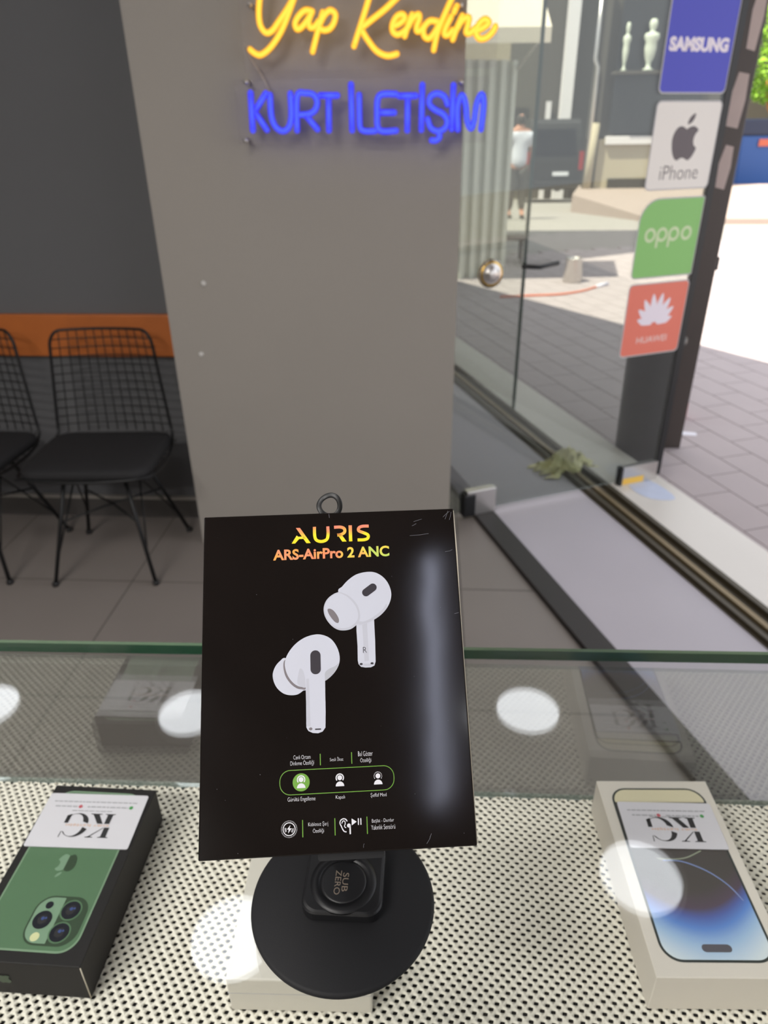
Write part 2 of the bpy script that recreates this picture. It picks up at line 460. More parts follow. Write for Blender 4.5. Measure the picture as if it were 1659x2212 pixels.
# ------------------------------------------------------------------ room shell
XL, YB = -4.2, -3.2
COLX0, COLX1, COLY = -0.886, 0.089, 2.40
fl = MB()
def xs(s_, y):      # x on the line s = s_ at given y
    return (s_ - 0.33 * y) / 0.944
# floor tiles with grout gaps modelled as a grout bed below and single tiles above it
fl.prism([(XL, YB), (xs(1.07, YB), YB), (xs(1.07, 2.9), 2.9), (XL, 2.9)], -0.12, -0.002, M['grout'])
ts = 0.60
def clip_s(poly, smax):
    out = []
    for i in range(len(poly)):
        a, b = poly[i], poly[(i + 1) % len(poly)]
        sa, sb = a[0] * .944 + a[1] * .33 - smax, b[0] * .944 + b[1] * .33 - smax
        if sa <= 0: out.append(a)
        if (sa < 0) != (sb < 0):
            t_ = sa / (sa - sb); out.append((a[0] + (b[0] - a[0]) * t_, a[1] + (b[1] - a[1]) * t_))
    return out
for i in range(-8, 8):
    for j in range(-6, 5):
        x, y = i * ts + 0.13, j * ts + 0.32
        if x + ts < XL or y > 2.9 or y + ts < YB: continue
        q = clip_s([(x + .002, y + .002), (x + ts - .002, y + .002), (x + ts - .002, min(2.9, y + ts - .002)), (x + .002, min(2.9, y + ts - .002))], 1.066)
        if len(q) >= 3: fl.flat(q, 0.0, M['floor'])
fl.build('floor', kind='structure')

MB().box(XL, 2.62, -0.1, COLX0 + .1, 2.80, 2.9, M['wall_dark']).build('wall_back', kind='structure')
MB().box(COLX0, COLY, -0.1, COLX1, 2.80, 2.9, M['column']).build('wall_column', kind='structure')
MB().box(XL - .12, YB, -0.1, XL, 2.8, 2.9, M['wall_dark']).build('wall_left', kind='structure')
MB().box(XL, YB - .12, -0.1, 2.6, YB, 2.9, M['wall_white']).build('wall_behind', kind='structure')
k = MB(); st_box(k, 1.02, 1.16, -3.9, -0.9, -0.1, 2.9, M['column']); k.build('wall_right', kind='structure')
MB().prism([(XL, YB), (2.6, YB), (xs(1.16, YB) + .3, YB + .3), (xs(1.16, 2.8), 2.8), (XL, 2.8)], 2.82, 2.95, M['ceiling']).build('ceiling', kind='structure')
sk = MB(); sk.box(XL, 2.606, 0, COLX0, 2.62, 0.085, M['skirt']); sk.box(XL, 2.603, .085, COLX0, 2.62, .097, M['column']); sk.build('baseboard_back', kind='structure')
# orange rail on the back wall
wr = MB().box(XL + .3, 2.594, 0.70, COLX0 - .002, 2.62, 0.857, M['orange_wood']).build('wall_rail', bevel=.004)
tag(wr, 'orange wooden board fixed along the dark grey wall behind the wire chairs', 'wall rail')
# two white wall plugs in the column
for (x, z, nm) in ((-0.7485, 1.0067, 'upper'), (-0.7889, 0.7679, 'lower')):
    k = MB(); k.lathe([(0, 0), (.006, 0), (.0085, .001), (.008, .005), (.003, .006), (.002, .003), (0, .003)], M['dust'], seg=14); k.xf(lambda p: Vector((p.x, -p.z, p.y)))
    o = k.build('wall_plug'); o.location = (x, COLY, z); tag(o, nm + ' of two small white wall plugs low on the grey column', 'wall plug', 'wall plugs on the grey column')

# canopy over the pavement (it throws the shade on the pavers)
EA, EB = Vector((2.39 - 1.40, 5.06 - .88, 0)), Vector((0.2865 - 1.40, 8.09 - .88, 0))
ed = (EB - EA).normalized()
q = [EA - ed * 9.0, EB + ed * 0.9, EB + ed * 0.9 + Vector((-.84, -.54, 0)) * 4.5, Vector((-5.5, 2.83, 0)), st(1.17, 2.25), st(1.17, -4.4)]
cn = MB().prism([(v.x, v.y) for v in q], 2.90, 3.05, M['ceiling']).build('canopy')
tag(cn, 'flat grey canopy slab over the pavement in front of the shop door', 'canopy')

# ------------------------------------------------------------------ threshold strips, marble step, street
k = MB(); st_box(k, 1.07, 1.16, -4.2, 2.44, -0.12, 0.016, M['rail']); k.build('trim_1', kind='structure', bevel=.003)
k = MB(); st_box(k, 1.16, 1.62, -4.2, 6.3, -0.12, 0.002, M['entry']); k.build('floor_entry', kind='structure')
k = MB(); st_box(k, 1.62, 1.757, -4.2, 6.3, -0.12, 0.004, M['groove'])
st_box(k, 1.635, 1.65, -4.2, 6.3, 0.004, 0.018, M['groove']); st_box(k, 1.68, 1.70, -4.2, 6.3, 0.004, 0.015, M['groove_l']); st_box(k, 1.735, 1.757, -4.2, 6.3, 0.004, 0.022, M['groove'])
k.build('trim_2', kind='structure')
k = MB(); st_box(k, 1.757, 2.03, -4.2, 6.3, -0.12, 0.012, M['marble']); k.build('trim_3', kind='structure', bevel=.004)

# pavement: courses of single pavers over a joint bed
pv = MB()
st_box(pv, 2.03, 9.0, -5.0, 9.0, -0.20, -0.072, M['joint'])
pw, pl = 0.20, 0.33
si = 0; s_ = 2.035
while s_ < 8.9:
    w = 0.115 if si == 0 else pw
    off = (si % 2) * pl / 2
    t_ = -5.0 + off
    while t_ < 8.9:
        kk = MB(); kk.box(s_ + .003, t_ + .003, -.075, s_ + w - .003, t_ + pl - .003, -.06, M['paver'])
        kk.xf(lambda v: st(v.x, v.y, v.z)); pv.add(kk.v, kk.f[1:], M['paver'])
        t_ += pl
    s_ += w; si += 1
pv.build('ground_pavement', kind='structure')

def gz(y): return -0.075 if y < 14 else -0.075 - 0.065 * (y - 14)
rd = MB()
ys = [-8, 2, 14, 30, 60]
v = []; 
for y in ys: v += [(-14, y, gz(y) - .02), (34, y, gz(y) - .02)]
rd.add(v, [(2 * i, 2 * i + 1, 2 * i + 3, 2 * i + 2) for i in range(len(ys) - 1)], M['asphalt'])
rd.build('ground_street', kind='structure')
kb = MB(); kb.prism([(3.25, 18.2), (3.75, 13.4), (12, 13.0), (12, 21), (3.9, 21)], -0.5, 0.0, M['kerb']); kb.build('ground_kerb', kind='structure', bevel=.02)

# ------------------------------------------------------------------ ceiling lamps
lamps = [(0.419, 2.145), (-0.923, 2.068), (-1.76, 2.06), (-0.528, 1.192), (0.683, 1.442), (-1.9, 0.7), (-0.6, -0.2), (0.7, -0.1), (-2.0, -0.6), (-0.6, -1.6), (0.7, -1.5), (-2.0, -1.9)]  # lamps after the mirrored ones are unseen, added to light the shop
lnames = ['white round ceiling lamp above the right half of the grey column',
          'white round ceiling lamp above the left edge of the grey column',
          'white round ceiling lamp over the left wire chair',
          'white round ceiling lamp mirrored beside the black round stand',
          'white round ceiling lamp mirrored over the box with blue screen picture',
          'added unseen round ceiling lamp left of the counter, level with the photographer',
          'added unseen round ceiling lamp straight above the left end of the counter',
          'added unseen round ceiling lamp straight above the right end of the counter',
          'added unseen round ceiling lamp behind the photographer, beside the nearer fill panel',
          'added unseen round ceiling lamp behind the photographer, in the middle of the rear row',
          'added unseen round ceiling lamp behind the photographer, beside the narrow strip lamp',
          'added unseen round ceiling lamp in the rear left corner of the shop']
proto = None
for i, (x, y) in enumerate(lamps):
    lab = lnames[i]
    if proto is None:
        t = empty('ceiling_lamp', lab, 'ceiling lamp', (x, y, 2.80), group='round ceiling lamps')
        a = MB().lathe([(0, 0.0), (.122, 0.0), (.122, .002), (0, .002)], M['lamp']).build('diffuser', t)
        b = MB().lathe([(.122, .004), (.122, -.002), (.135, -.002), (.137, .02), (.122, .02)], M['lamp_ring']).build('ring', t)
        proto = (t, a, b)
    else:
        t = proto[0].copy(); C.objects.link(t); t.location = (x, y, 2.80); t['label'] = lab
        for c_ in proto[1:]:
            d_ = c_.copy(); C.objects.link(d_); d_.parent = t
# unseen ceiling fill panels, added to brighten the shop and the counter
for (x, y, en, lab) in ((-0.6, 0.25, 13, 'added unseen ceiling fill panel right over the photographer'), (-1.5, -1.0, 46, 'added unseen ceiling fill panel behind the photographer, nearer the middle of the shop'), (-1.2, -2.4, 44, 'added unseen ceiling fill panel behind the photographer, nearer the rear wall')):
    t = empty('fill_panel', lab, 'ceiling lamp', (x, y, 2.79), group='added ceiling fill panels')
    MB().box(-.6, -.15, 0, .6, .15, .012, M['lamp_ring']).build('housing', t)
    ld = bpy.data.lights.new('fill_panel_light', 'AREA'); ld.shape = 'RECTANGLE'; ld.size = 1.15; ld.size_y = .28; ld.energy = en; ld.color = (1, .97, .93)
    lo = bpy.data.objects.new('fill_panel_light', ld); C.objects.link(lo); lo.parent = t; lo.location = (0, 0, -.004)
t = empty('strip_lamp', 'narrow white ceiling strip lamp mirrored as a soft streak on the black earbud box', 'ceiling lamp', (.44, -1.42, 2.79), math.radians(10))
MB().box(-.07, -.62, .004, .07, .62, .02, M['lamp_ring']).build('housing', t)
MB().box(-.020, -.6, 0, .020, .6, .004, M['strip']).build('tube_cover', t)

# ------------------------------------------------------------------ wire chairs
def make_chair(label):
    t = empty('wire_chair', label, 'chair', group='black wire chairs at the back wall')
    def bp(u, w):     # back surface: u in -1..1, w 0 (seat) .. 1 (top)
        half = 0.215 - 0.035 * w
        return Vector((u * half, 0.185 + 0.035 * w - 0.03 * (1 - u * u) * 0 + 0.03 * (u * u) * -1, 0.455 + 0.375 * w))
    fr = MB()
    pts = []
    for k_ in range(0, 11): pts.append(bp(-1, 0.86 * k_ / 10))
    for k_ in range(1, 6):
        a = PI - k_ * PI / 2 / 6; pts.append(bp(-0.8 + .2 * math.cos(a), .86 + .14 * math.sin(a)))
    for k_ in range(0, 9): pts.append(bp(-.8 + 1.6 * k_ / 8, 1))
    for k_ in range(1, 6):
        a = PI / 2 - k_ * PI / 2 / 6; pts.append(bp(.8 + .2 * math.cos(a), .86 + .14 * math.sin(a)))
    for k_ in range(0, 11): pts.append(bp(1, .86 - .86 * k_ / 10))
    # down and round the seat
    seat = [(.225, .10, .425), (.238, -.02, .42), (.235, -.14, .425), (.205, -.195, .43), (.12, -.215, .428), (0, -.22, .426), (-.12, -.215, .428), (-.205, -.195, .43), (-.235, -.14, .425), (-.238, -.02, .42), (-.225, .10, .425)]
    fr.tube(pts + smooth([pts[-1]] + [Vector(p) for p in seat] + [pts[0]], False, 3)[1:-1], .0055, M['black_metal'], 6, closed=True)
    fr.build('frame_wire', t)
    gr = MB()
    for i in range(1, 12):
        u = -1 + 2 * i / 12
        gr.tube([bp(u, w / 6) for w in range(0, 7)] if abs(u) < .85 else [bp(u, w / 6 * .95) for w in range(0, 7)], .0021, M['black_metal'], 5)
    for j in range(1, 12):
        w = j / 12
        gr.tube([bp(u / 4, w) for u in range(-4, 5)], .0021, M['black_metal'], 5)
    gr.build('backrest_grid', t)
    sg = MB()
    for i in range(-5, 6):
        x = i * .038; sg.tube([(x, -.21 + abs(i) * .003, .425), (x, -.05, .412), (x, .12, .415), (x, .175, .45)], .002, M['black_metal'], 5)
    for j in range(0, 9):
        y = -.19 + j * .042; sg.tube([(-.23, y, .424), (0, y, .412), (.23, y, .424)], .002, M['black_metal'], 5)
    sg.build('seat_grid', t)
    cu = MB()
    ol = rr(-.222, -.205, .222, .165, .06, 5)
    n = len(ol); v = []
    for (sc_, z) in ((.9, .420), (.985, .424), (1.0, .436), (.985, .452), (.9, .460), (.5, .464)):
        v += [(x * sc_, (y + .02) * sc_ - .02, z) for x, y in ol]
    f = [tuple(range(n - 1, -1, -1)), tuple(range(5 * n, 6 * n))]
    for r_ in range(5): f += [(r_ * n + i, r_ * n + (i + 1) % n, (r_ + 1) * n + (i + 1) % n, (r_ + 1) * n + i) for i in range(n)]
    cu.add(v, f, M['cushion'], True); cu.build('seat_cushion', t)
    feet = {(-1, -1): (-.185, -.195), (1, -1): (.18, -.19), (-1, 1): (-.205, .185), (1, 1): (.205, .2)}
    for (sx, sy), (fx, fy) in feet.items():
        top = Vector((sx * .10, sy * .085 - .01, .415)); ft = Vector((fx, fy, .006))
        lg = MB().tube([top, top.lerp(ft, .5), ft], .0075, M['black_metal'], 8)
        lg.lathe([(0, 0), (.012, 0), (.012, .012), (.008, .016), (0, .016)], M['black_plastic'], c=(fx, fy), seg=12)
        lg.build('leg', t)
    stt = MB()
    a = {k_: Vector((k_[0] * .10, k_[1] * .085 - .01, .415)).lerp(Vector((fx, fy, .006)), .45) for k_, (fx, fy) in feet.items()}
    top0 = Vector((0, -.01, .40))
    for k_ in a: stt.tube([a[k_], Vector((0, 0, .235)), a[(-k_[0], -k_[1])]], .004, M['black_metal'], 6)
    for sx in (-1, 1):
        stt.tube([Vector((sx * .10, -.095, .415)).lerp(Vector((sx * .183, -.19, 0)), .72), Vector((sx * .12, 0, .34)), Vector((sx * .10, .075, .415)).lerp(Vector((sx * .205, .19, 0)), .72)], .0035, M['black_metal'], 6)
    stt.build('brace', t)
    return t
ch = make_chair('black wire chair with square grid back standing beside the grey column, whole in view')
ch.location = (-1.165, 2.285, 0); ch.rotation_euler = (0, 0, math.radians(3))
c2 = ch.copy(); C.objects.link(c2)
for o in list(ch.children):
    d_ = o.copy(); C.objects.link(d_); d_.parent = c2
c2.location = (-1.685, 2.285, 0); c2.rotation_euler = (0, 0, math.radians(-3))
c2['label'] = 'black wire chair left of the other one, cut off by the picture edge'

# ------------------------------------------------------------------ neon sign (traced strokes, real tubes on clear plates)
SK = 1.0 / 2.765
def sign_pt(cx, cy, Y=2.335):
    px, py = 500 + cx * SK, cy * SK
    a = Matrix(CAM_AXES)
    r = a @ Vector(((px - 829.5) / 1540, -(py - 1106) / 1540, -1))
    t_ = Y / r.y
    return Vector((r.x * t_, Y, 1.46 + r.z * t_))
# plane of the sign: a fixed Y, so the strokes are true flat letters in the place
def neon(parent, name, strokes, m, r):
    mb = MB()
    for s in strokes:
        P = smooth([sign_pt(*p) for p in s], False, 5) if len(s) > 2 else [sign_pt(*p) for p in s]
        mb.tube(P, r, m, 10)
        mb.ball(P[0], r, m, 5); mb.ball(P[-1], r, m, 5)
    return mb.build(name, parent)
ns = empty('neon_sign', 'clear acrylic neon sign on the grey column with yellow script above blue capitals', 'neon sign', (-0.2, 2.36, 1.5))
def inv(o, loc): # children built in world coordinates
    for ch_ in o.children: ch_.location = -Vector(loc)
YEL = {
 'letter_y': [[(190, -130), (172, -40), (163, 70), (172, 150), (205, 195), (243, 183), (282, 130), (330, 60), (375, -20), (410, -100)],
              [(400, -90), (350, 55), (300, 180), (240, 275), (180, 326), (142, 320), (112, 296)]],
 'letter_a': [[(482, 68), (440, 62), (402, 95), (380, 138), (390, 172), (415, 165), (450, 125), (480, 75)], [(478, 75), (462, 125), (468, 162), (495, 160), (520, 128)]],
 'letter_p': [[(545, 75), (517, 180), (485, 308)], [(525, 150), (555, 90), (590, 62), (620, 85), (612, 135), (585, 172), (550, 180), (522, 165)]],
 'letter_k': [[(845, -90), (800, 60), (732, 275)], [(1010, -35), (925, 48), (845, 112), (778, 165)], [(778, 180), (815, 240), (868, 305), (930, 333), (988, 322)]],
 'letter_e': [[(965, 155), (1000, 143), (1035, 110), (1022, 86), (988, 98), (962, 145), (964, 188), (992, 206), (1030, 188), (1062, 150)]],
 'letter_n': [[(1078, 88), (1055, 150), (1035, 215)], [(1048, 170), (1085, 108), (1117, 86), (1122, 112), (1107, 155), (1108, 185), (1132, 180), (1155, 150)]],
 'letter_d': [[(1232, 130), (1185, 125), (1150, 165), (1150, 212), (1178, 230), (1212, 195), (1245, 135)], [(1345, -70), (1285, 60), (1232, 190), (1208, 298)]],
 'letter_i': [[(1312, 100), (1280, 165), (1272, 205), (1295, 208), (1320, 180)], [(1345, 38), (1330, 72)]],
 'letter_n2': [[(1378, 95), (1345, 170), (1322, 235)], [(1342, 180), (1382, 118), (1418, 105), (1412, 150), (1402, 192), (1425, 198), (1452, 170)]],
 'letter_e2': [[(1455, 185), (1500, 168), (1538, 135), (1512, 115), (1475, 148), (1460, 195), (1482, 230), (1522, 225), (1560, 190), (1576, 158)]],
}
BLU = {
 'letter_k': [[(114, 555), (128, 778)], [(205, 558), (138, 665)], [(138, 665), (212, 775)]],
 'letter_u': [[(230, 568), (238, 690), (262, 755), (305, 783), (342, 760), (358, 690), (352, 560)]],
 'letter_r': [[(392, 778), (392, 575), (440, 556), (490, 566), (512, 608), (500, 655), (465, 680), (400, 686)], [(445, 690), (514, 772)]],
 'letter_t': [[(530, 570), (632, 570)], [(580, 580), (582, 778)]],
 'letter_i': [[(714, 505), (721, 778)]],
 'letter_l': [[(762, 568), (764, 700), (770, 765), (800, 783), (858, 782)]],
 'letter_e': [[(982, 562), (905, 562), (874, 590), (870, 680), (874, 760), (905, 784), (984, 780)], [(880, 672), (972, 672)]],
 'letter_t2': [[(1002, 573), (1102, 572)], [(1053, 580), (1050, 778)]],
 'letter_i2': [[(1140, 508), (1134, 775)]],
 'letter_s': [[(1290, 622), (1272, 578), (1228, 558), (1188, 578), (1182, 622), (1215, 655), (1262, 680), (1288, 718), (1278, 762), (1236, 784), (1192, 765), (1172, 712)], [(1238, 790), (1243, 818), (1222, 838), (1196, 838)]],
 'letter_i3': [[(1326, 510), (1316, 770)]],
 'letter_m': [[(1352, 773), (1350, 640), (1375, 568), (1398, 620), (1408, 720), (1430, 768), (1450, 720), (1465, 620), (1494, 562), (1506, 625), (1490, 772)]],
}
for k_, s in YEL.items(): neon(ns, 'yellow_' + k_.rstrip('23'), s, M['neon_y'], .0085)
for k_, s in BLU.items(): neon(ns, 'blue_' + k_.rstrip('23'), s, M['neon_b'], .0085)
pa = sign_pt(52, 868, 2.35); pb = sign_pt(1532, 455, 2.35)
MB().box(pa.x, 2.347, pa.z, pb.x, 2.352, pb.z, M['acrylic']).build('lower_acrylic_plate', ns, bevel=.001)
pa = sign_pt(80, 432, 2.35); pb = sign_pt(1610, -180, 2.35)
MB().box(pa.x, 2.347, pa.z, pb.x, 2.352, pb.z, M['acrylic']).build('upper_acrylic_plate', ns, bevel=.001)
for cx, cy in ((85, 490), (1370, 490), (85, 840), (110, 30), (1370, 30)):
    p = sign_pt(cx, cy, 2.35)
    so = MB()
    so.tube([(p.x, 2.345, p.z), (p.x, 2.40, p.z)], .006, M['steel'], 10); so.build('standoff', ns)
MB().tube(smooth([sign_pt(75, 262, 2.37), sign_pt(110, 345, 2.375), sign_pt(160, 420, 2.375), sign_pt(215, 520, 2.37), sign_pt(232, 560, 2.355)], False, 4), .003, M['cable'], 6).build('cable', ns)
inv(ns, ns.location)

# ------------------------------------------------------------------ glass door with brand stickers
DL = Vector((0.227, 2.677, 0)); DU = Vector((0.9129, 0.4081, 0)); DN = Vector((0.4081, -0.9129, 0))   # DN faces into the shop
ddoor = empty('door_1', None, None, (0, 0, 0)); ddoor['kind'] = 'structure'
ddoor.matrix_world = Matrix(((DU.x, 0, DN.x, DL.x), (DU.y, 0, DN.y, DL.y), (0, 1, 0, 0), (0, 0, 0, 1)))
# local: x along door, y up, z towards the shop
MB().box(-.146, .03, -.005, .895, 2.25, .005, M['glass_door']).build('glass_pane', ddoor)
MB().box(.895, .03, -.012, .925, 2.25, .008, M['seal']).build('edge_seal', ddoor)
MB().box(-.07, .015, -.02, .065, .128, .02, M['steel']).build('hinge_patch_fitting', ddoor, bevel=.003)
MB().box(-.085, .012, -.024, -.03, .115, .024, M['black_plastic']).build('hinge_block', ddoor, bevel=.006)
k = MB(); k.box(.70, .006, -.014, .90, .10, .014, M['steel']); k.box(.698, .004, -.016, .712, .10, .016, M['black_plastic']); k.box(.716, .014, .0141, .83, .045, .0146, M['yellow_reflection']); k.build('bottom_patch_fitting', ddoor, bevel=.001)  # yellow strip paints a reflection onto the metal
lk = MB(); lk.lathe([(.048, 0), (.05, .006), (.036, .013), (.026, .013), (.024, .018), (.010, .022), (0, .022)], M['steel'], c=(0, 0), seg=28)
lk.lathe([(.050, .001), (.043, .0105), (.036, .0132)], M['brass'], seg=28)
lo = lk.build('door_lock', ddoor); lo.location = (-.014, .99, .005)
MB().tube([(.10, 1.01, .03), (.17, 1.003, .035), (.25, 1.012, .03)], .008, M['black_plastic'], 8).build('lock_lever', ddoor)

def sticker(z0, z1, m, label, r=(.02,) * 4, x0=.60, x1=.895):
    t = bpy.data.objects.new('door_sticker', None); C.objects.link(t)
    t.matrix_world = ddoor.matrix_world @ Matrix.Translation((x0, z0, .0056))
    tag(t, label, 'sticker', 'square stickers on the glass door')
    w, h = x1 - x0, z1 - z0
    k = MB(); ro = rr(0, 0, w, h, r); ri = rr(.005, .005, w - .005, h - .005, [max(.002, q - .004) for q in r]); n_ = len(ro)
    k.add([(x, y, .0006) for x, y in ro] + [(x, y, .0006) for x, y in ri], [(i, (i + 1) % n_, n_ + (i + 1) % n_, n_ + i) for i in range(n_)], M['st_border']); k.build('border', t)
    MB().flat(ri, .0006, m).build('printed_face', t)
    return t, w, h
t, w, h = sticker(1.545, 1.838, M['st_blue'], 'blue square sticker with white capitals, topmost on the glass door')
MB().text('SAMSUNG', .018, .125, .272, .168, .001, M['st_txt'], bold=.06).build('lettering', t)
t, w, h = sticker(1.236, 1.525, M['st_white'], 'white square sticker with dark grey bitten fruit mark above a grey word', x0=.603)
a = MB(); a.flat([(0.148 + x * .115, .165 + y * .115) for x, y in s2(APPLE)], .001, M['st_apple']); a.flat([(0.148 + x * .115, .165 + y * .115) for x, y in s2(APPLE_LEAF)], .001, M['st_apple']); a.build('fruit_mark', t)
MB().text('iPhone', .058, .035, .232, .082, .001, M['st_apple'], bold=-.012).build('lettering', t)
t, w, h = sticker(.920, 1.210, M['st_green'], 'green leaf-shaped sticker with four round pale letters, below the white one', r=(.02, .008, .008, .085))
k = MB(); lw_ = .013
for i, (cx) in enumerate((.062, .117, .172, .232)):
    k.stroke(circ(cx, .16, .0205, 24, .021), .0105, .001, M['st_txt_g'], closed=True)
    if i in (1, 2): k.box(cx - .0255, .113, .001, cx - .0155, .165, .0012, M['st_txt_g'])
k.build('lettering', t)
t, w, h = sticker(.610, .902, M['st_red'], 'red square sticker with white fan of petals, lowest on the glass door')
k = MB()
for i in range(8):
    a_ = math.radians(-72 + i * 144 / 7); L_ = (.085, .105, .118, .124, .124, .118, .105, .085)[i]
    cx, cy = .148, .122
    q = [(-.004, .018), (-.0145, .4 * L_ + .02), (-.0125, .8 * L_), (0, L_ + .004), (.0125, .8 * L_), (.0145, .4 * L_ + .02), (.004, .018)]
    k.flat([(cx + x * math.cos(-a_) * .95 - y * math.sin(-a_), cy + x * math.sin(-a_) * .95 + y * math.cos(-a_)) for x, y in s2(q)], .001 + i * .00003, M['st_txt'])
k.build('petal_mark', t)
MB().text('HUAWEI', .075, .052, .225, .078, .001, M['st_txt_r'], bold=.01).build('lettering', t)

# bronze aluminium post standing behind the door edge
po = empty('aluminium_post', 'dark bronze aluminium post with torn pale sticker remains beside the door edge', 'post', (1.292, 3.595, -.06))
MB().prism(rr(-.045, -.03, .045, .03, .004, 3), 0, 2.96, M['alu']).build('profile', po)
for (z0, z1, x0, x1) in ((1.78, 2.0, -.012, .034), (1.50, 1.69, -.034, .026), (1.26, 1.42, -.03, .02)):
    k = MB(); q = [(x0, z0), (x1 - .01, z0 - .01), (x1, (z0 + z1) / 2), (x1 - .004, z1), (x0 + .012, z1 + .008), (x0 - .004, z0 + .6 * (z1 - z0))]
    k.add([(x, -.0306, z) for x, z in q], [tuple(range(len(q)))], M['residue']); k.build('sticker_remnant', po)
MB().box(.045, -.012, .90, .062, .012, .96, M['black_plastic']).build('catch', po, bevel=.003)

# neighbouring fixed shop glass beyond the door
fg = MB()
st_box(fg, 1.752, 1.762, 3.538, 6.3, .012, 2.6, M['glass_fixed']); o = fg.build('window_1', kind='structure')
k = MB(); st_box(k, 1.748, 1.766, 3.534, 3.539, .012, 2.6, M['glass_edge']); o2 = k.build('window_frame', kind='structure'); o2.parent = o

# black bin behind the door
bn = empty('black_bin', 'tall black bin on the pavement behind the lower part of the glass door', 'bin', (1.085, 3.450, -.06))
b_ = MB(); b_.lathe([(0, 0), (.108, 0), (.115, .03), (.125, .60), (.13, .62), (.125, .63), (.118, .63), (.10, .06), (0, .05)], M['black_plastic'], seg=32); b_.build('body', bn)
MB().lathe([(.124, .60), (.136, .602), (.136, .622), (.126, .632), (.112, .64), (.110, .62)], M['black_plastic'], seg=32).build('rim', bn)

# crumpled cloth
ccl = MB(); n = 16
vv = []
for i in range(n + 1):
    for j in range(n + 1):
        x, y = (i / n - .5) * .22, (j / n - .5) * .12
        e_ = max(0, 1 - (2 * abs(i / n - .5)) ** 2) * max(0, 1 - (2 * abs(j / n - .5)) ** 2)
        vv.append((x * (1 + .25 * math.sin(j * 1.3)), y * (1 + .3 * math.sin(i * .9)), .003 + e_ * (.05 + .03 * math.sin(i * 1.7 + j) + .012 * math.cos(j * 2.3 - i))))
ccl.add(vv, [(i * (n + 1) + j, (i + 1) * (n + 1) + j, (i + 1) * (n + 1) + j + 1, i * (n + 1) + j + 1) for i in range(n) for j in range(n)], M['cloth_y'], True)
o = ccl.build('crumpled_cloth'); o.location = (.66, 3.16, .004); o.rotation_euler = (0, 0, .5); o.scale = (1.2, 1.2, 1.25)
sd = o.modifiers.new('thickness', 'SOLIDIFY'); sd.thickness = .003
tag(o, 'small crumpled pale yellow cloth on the floor seen through the door glass', 'cloth')
k = MB(); kk = MB(); kk.prism(s2([(-.12, -.05), (.02, -.075), (.13, -.04), (.10, .03), (.02, .065), (-.08, .045)], True, 3), 0, .0012, M['paper'])  # flat patch put in for pale blue reflections on the marble
o = kk.build('reflection_patch'); o.location = st(1.90, 2.43, .0122); o.rotation_euler = (0, 0, 2.0)
tag(o, 'thin pale blue and white patch standing in for reflections on the marble step', 'paper')
# small things on the pavement
k = MB(); k.lathe([(0, 0), (.03, 0), (.034, .01), (.034, .09), (.02, .11), (.018, .14), (0, .14)], M['bud_red'], seg=20); o = k.build('red_bottle'); o.location = (1.475, 4.03, -.06); tag(o, 'small red bottle standing on the pavers beside the door post', 'bottle')
k = MB(); kk = MB(); kk.prism([(-.05, -.02), (.05, -.03), (.06, .01), (-.02, .03)], 0, .002, M['litter']); o = kk.build('paper_scrap'); o.location = (1.43, 3.77, -.06); tag(o, 'white paper scrap on the pavers near the door post', 'paper')

# ------------------------------------------------------------------ street scene
# corrugated sheet wall next door
k = MB(); n = 10; v = []
a0, a1 = Vector((-0.35, 8.05, 0)), Vector((0.835, 8.57, 0)); dd = (a1 - a0).normalized(); nn = Vector((dd.y, -dd.x, 0))
prof = []
for i in range(n):
    for (f_, d_) in ((0, 0), (.35, 0), (.5, .06), (.85, .06)):
        prof.append(a0.lerp(a1, (i + f_) / n) + nn * d_)
for p in prof: v += [(p.x, p.y, -.075), (p.x, p.y, 2.02)]
k.add(v, [(2 * i, 2 * i + 2, 2 * i + 3, 2 * i + 1) for i in range(len(prof) - 1)], M['corr'])
o = k.build('corrugated_panel'); sd = o.modifiers.new('thickness', 'SOLIDIFY'); sd.thickness = .004; sd.offset = 1
tag(o, 'pale corrugated metal panel with vertical ribs seen through the door beside the neon sign', 'panel')
aw = empty('awning', 'beige fabric awning above the corrugated panel', 'awning', (0.25, 8.3, 0))
k = MB(); k.add([(-1.0, .2, 2.75), (.74, .35, 2.75), (.80, -.55, 2.22), (-.95, -.7, 2.22), (.80, -.55, 2.10), (-.95, -.7, 2.10)], [(3, 2, 1, 0), (5, 4, 2, 3)], M['awning'])
o = k.build('fabric', aw); sd = o.modifiers.new('thickness', 'SOLIDIFY'); sd.thickness = .01
MB().tube([(.78, -.5, 2.22), (.60, .2, 1.95)], .012, M['steel'], 8).build('arm', aw)
wb = MB().box(-6, 8.9, -.075, .80, 11.0, 5.5, M['beige']); o = wb.build('neighbour_shop_wall', kind='structure')

# far grey building with pilasters
bd = empty('grey_building', 'grey building with pale columns behind the parked dark van', 'building', (4.55, 33, gz(28)))
MB().box(-6, 0, -1, 3.4, 4, 9, M['grey_render']).build('wall', bd)
for i, x in enumerate((-2.8, -1.2)):
    MB().box(x - .5, -.02, .6, x + .5, .02, 3.0, M['win_dark']).build('window', bd)
MB().box(.44, -.6, -.9, .86, -.1, 8, M['pale_paint']).build('pale_column', bd)
MB().box(-.07, -.4, -.9, .10, -.1, 3.2, M['pale_paint']).build('downpipe', bd)

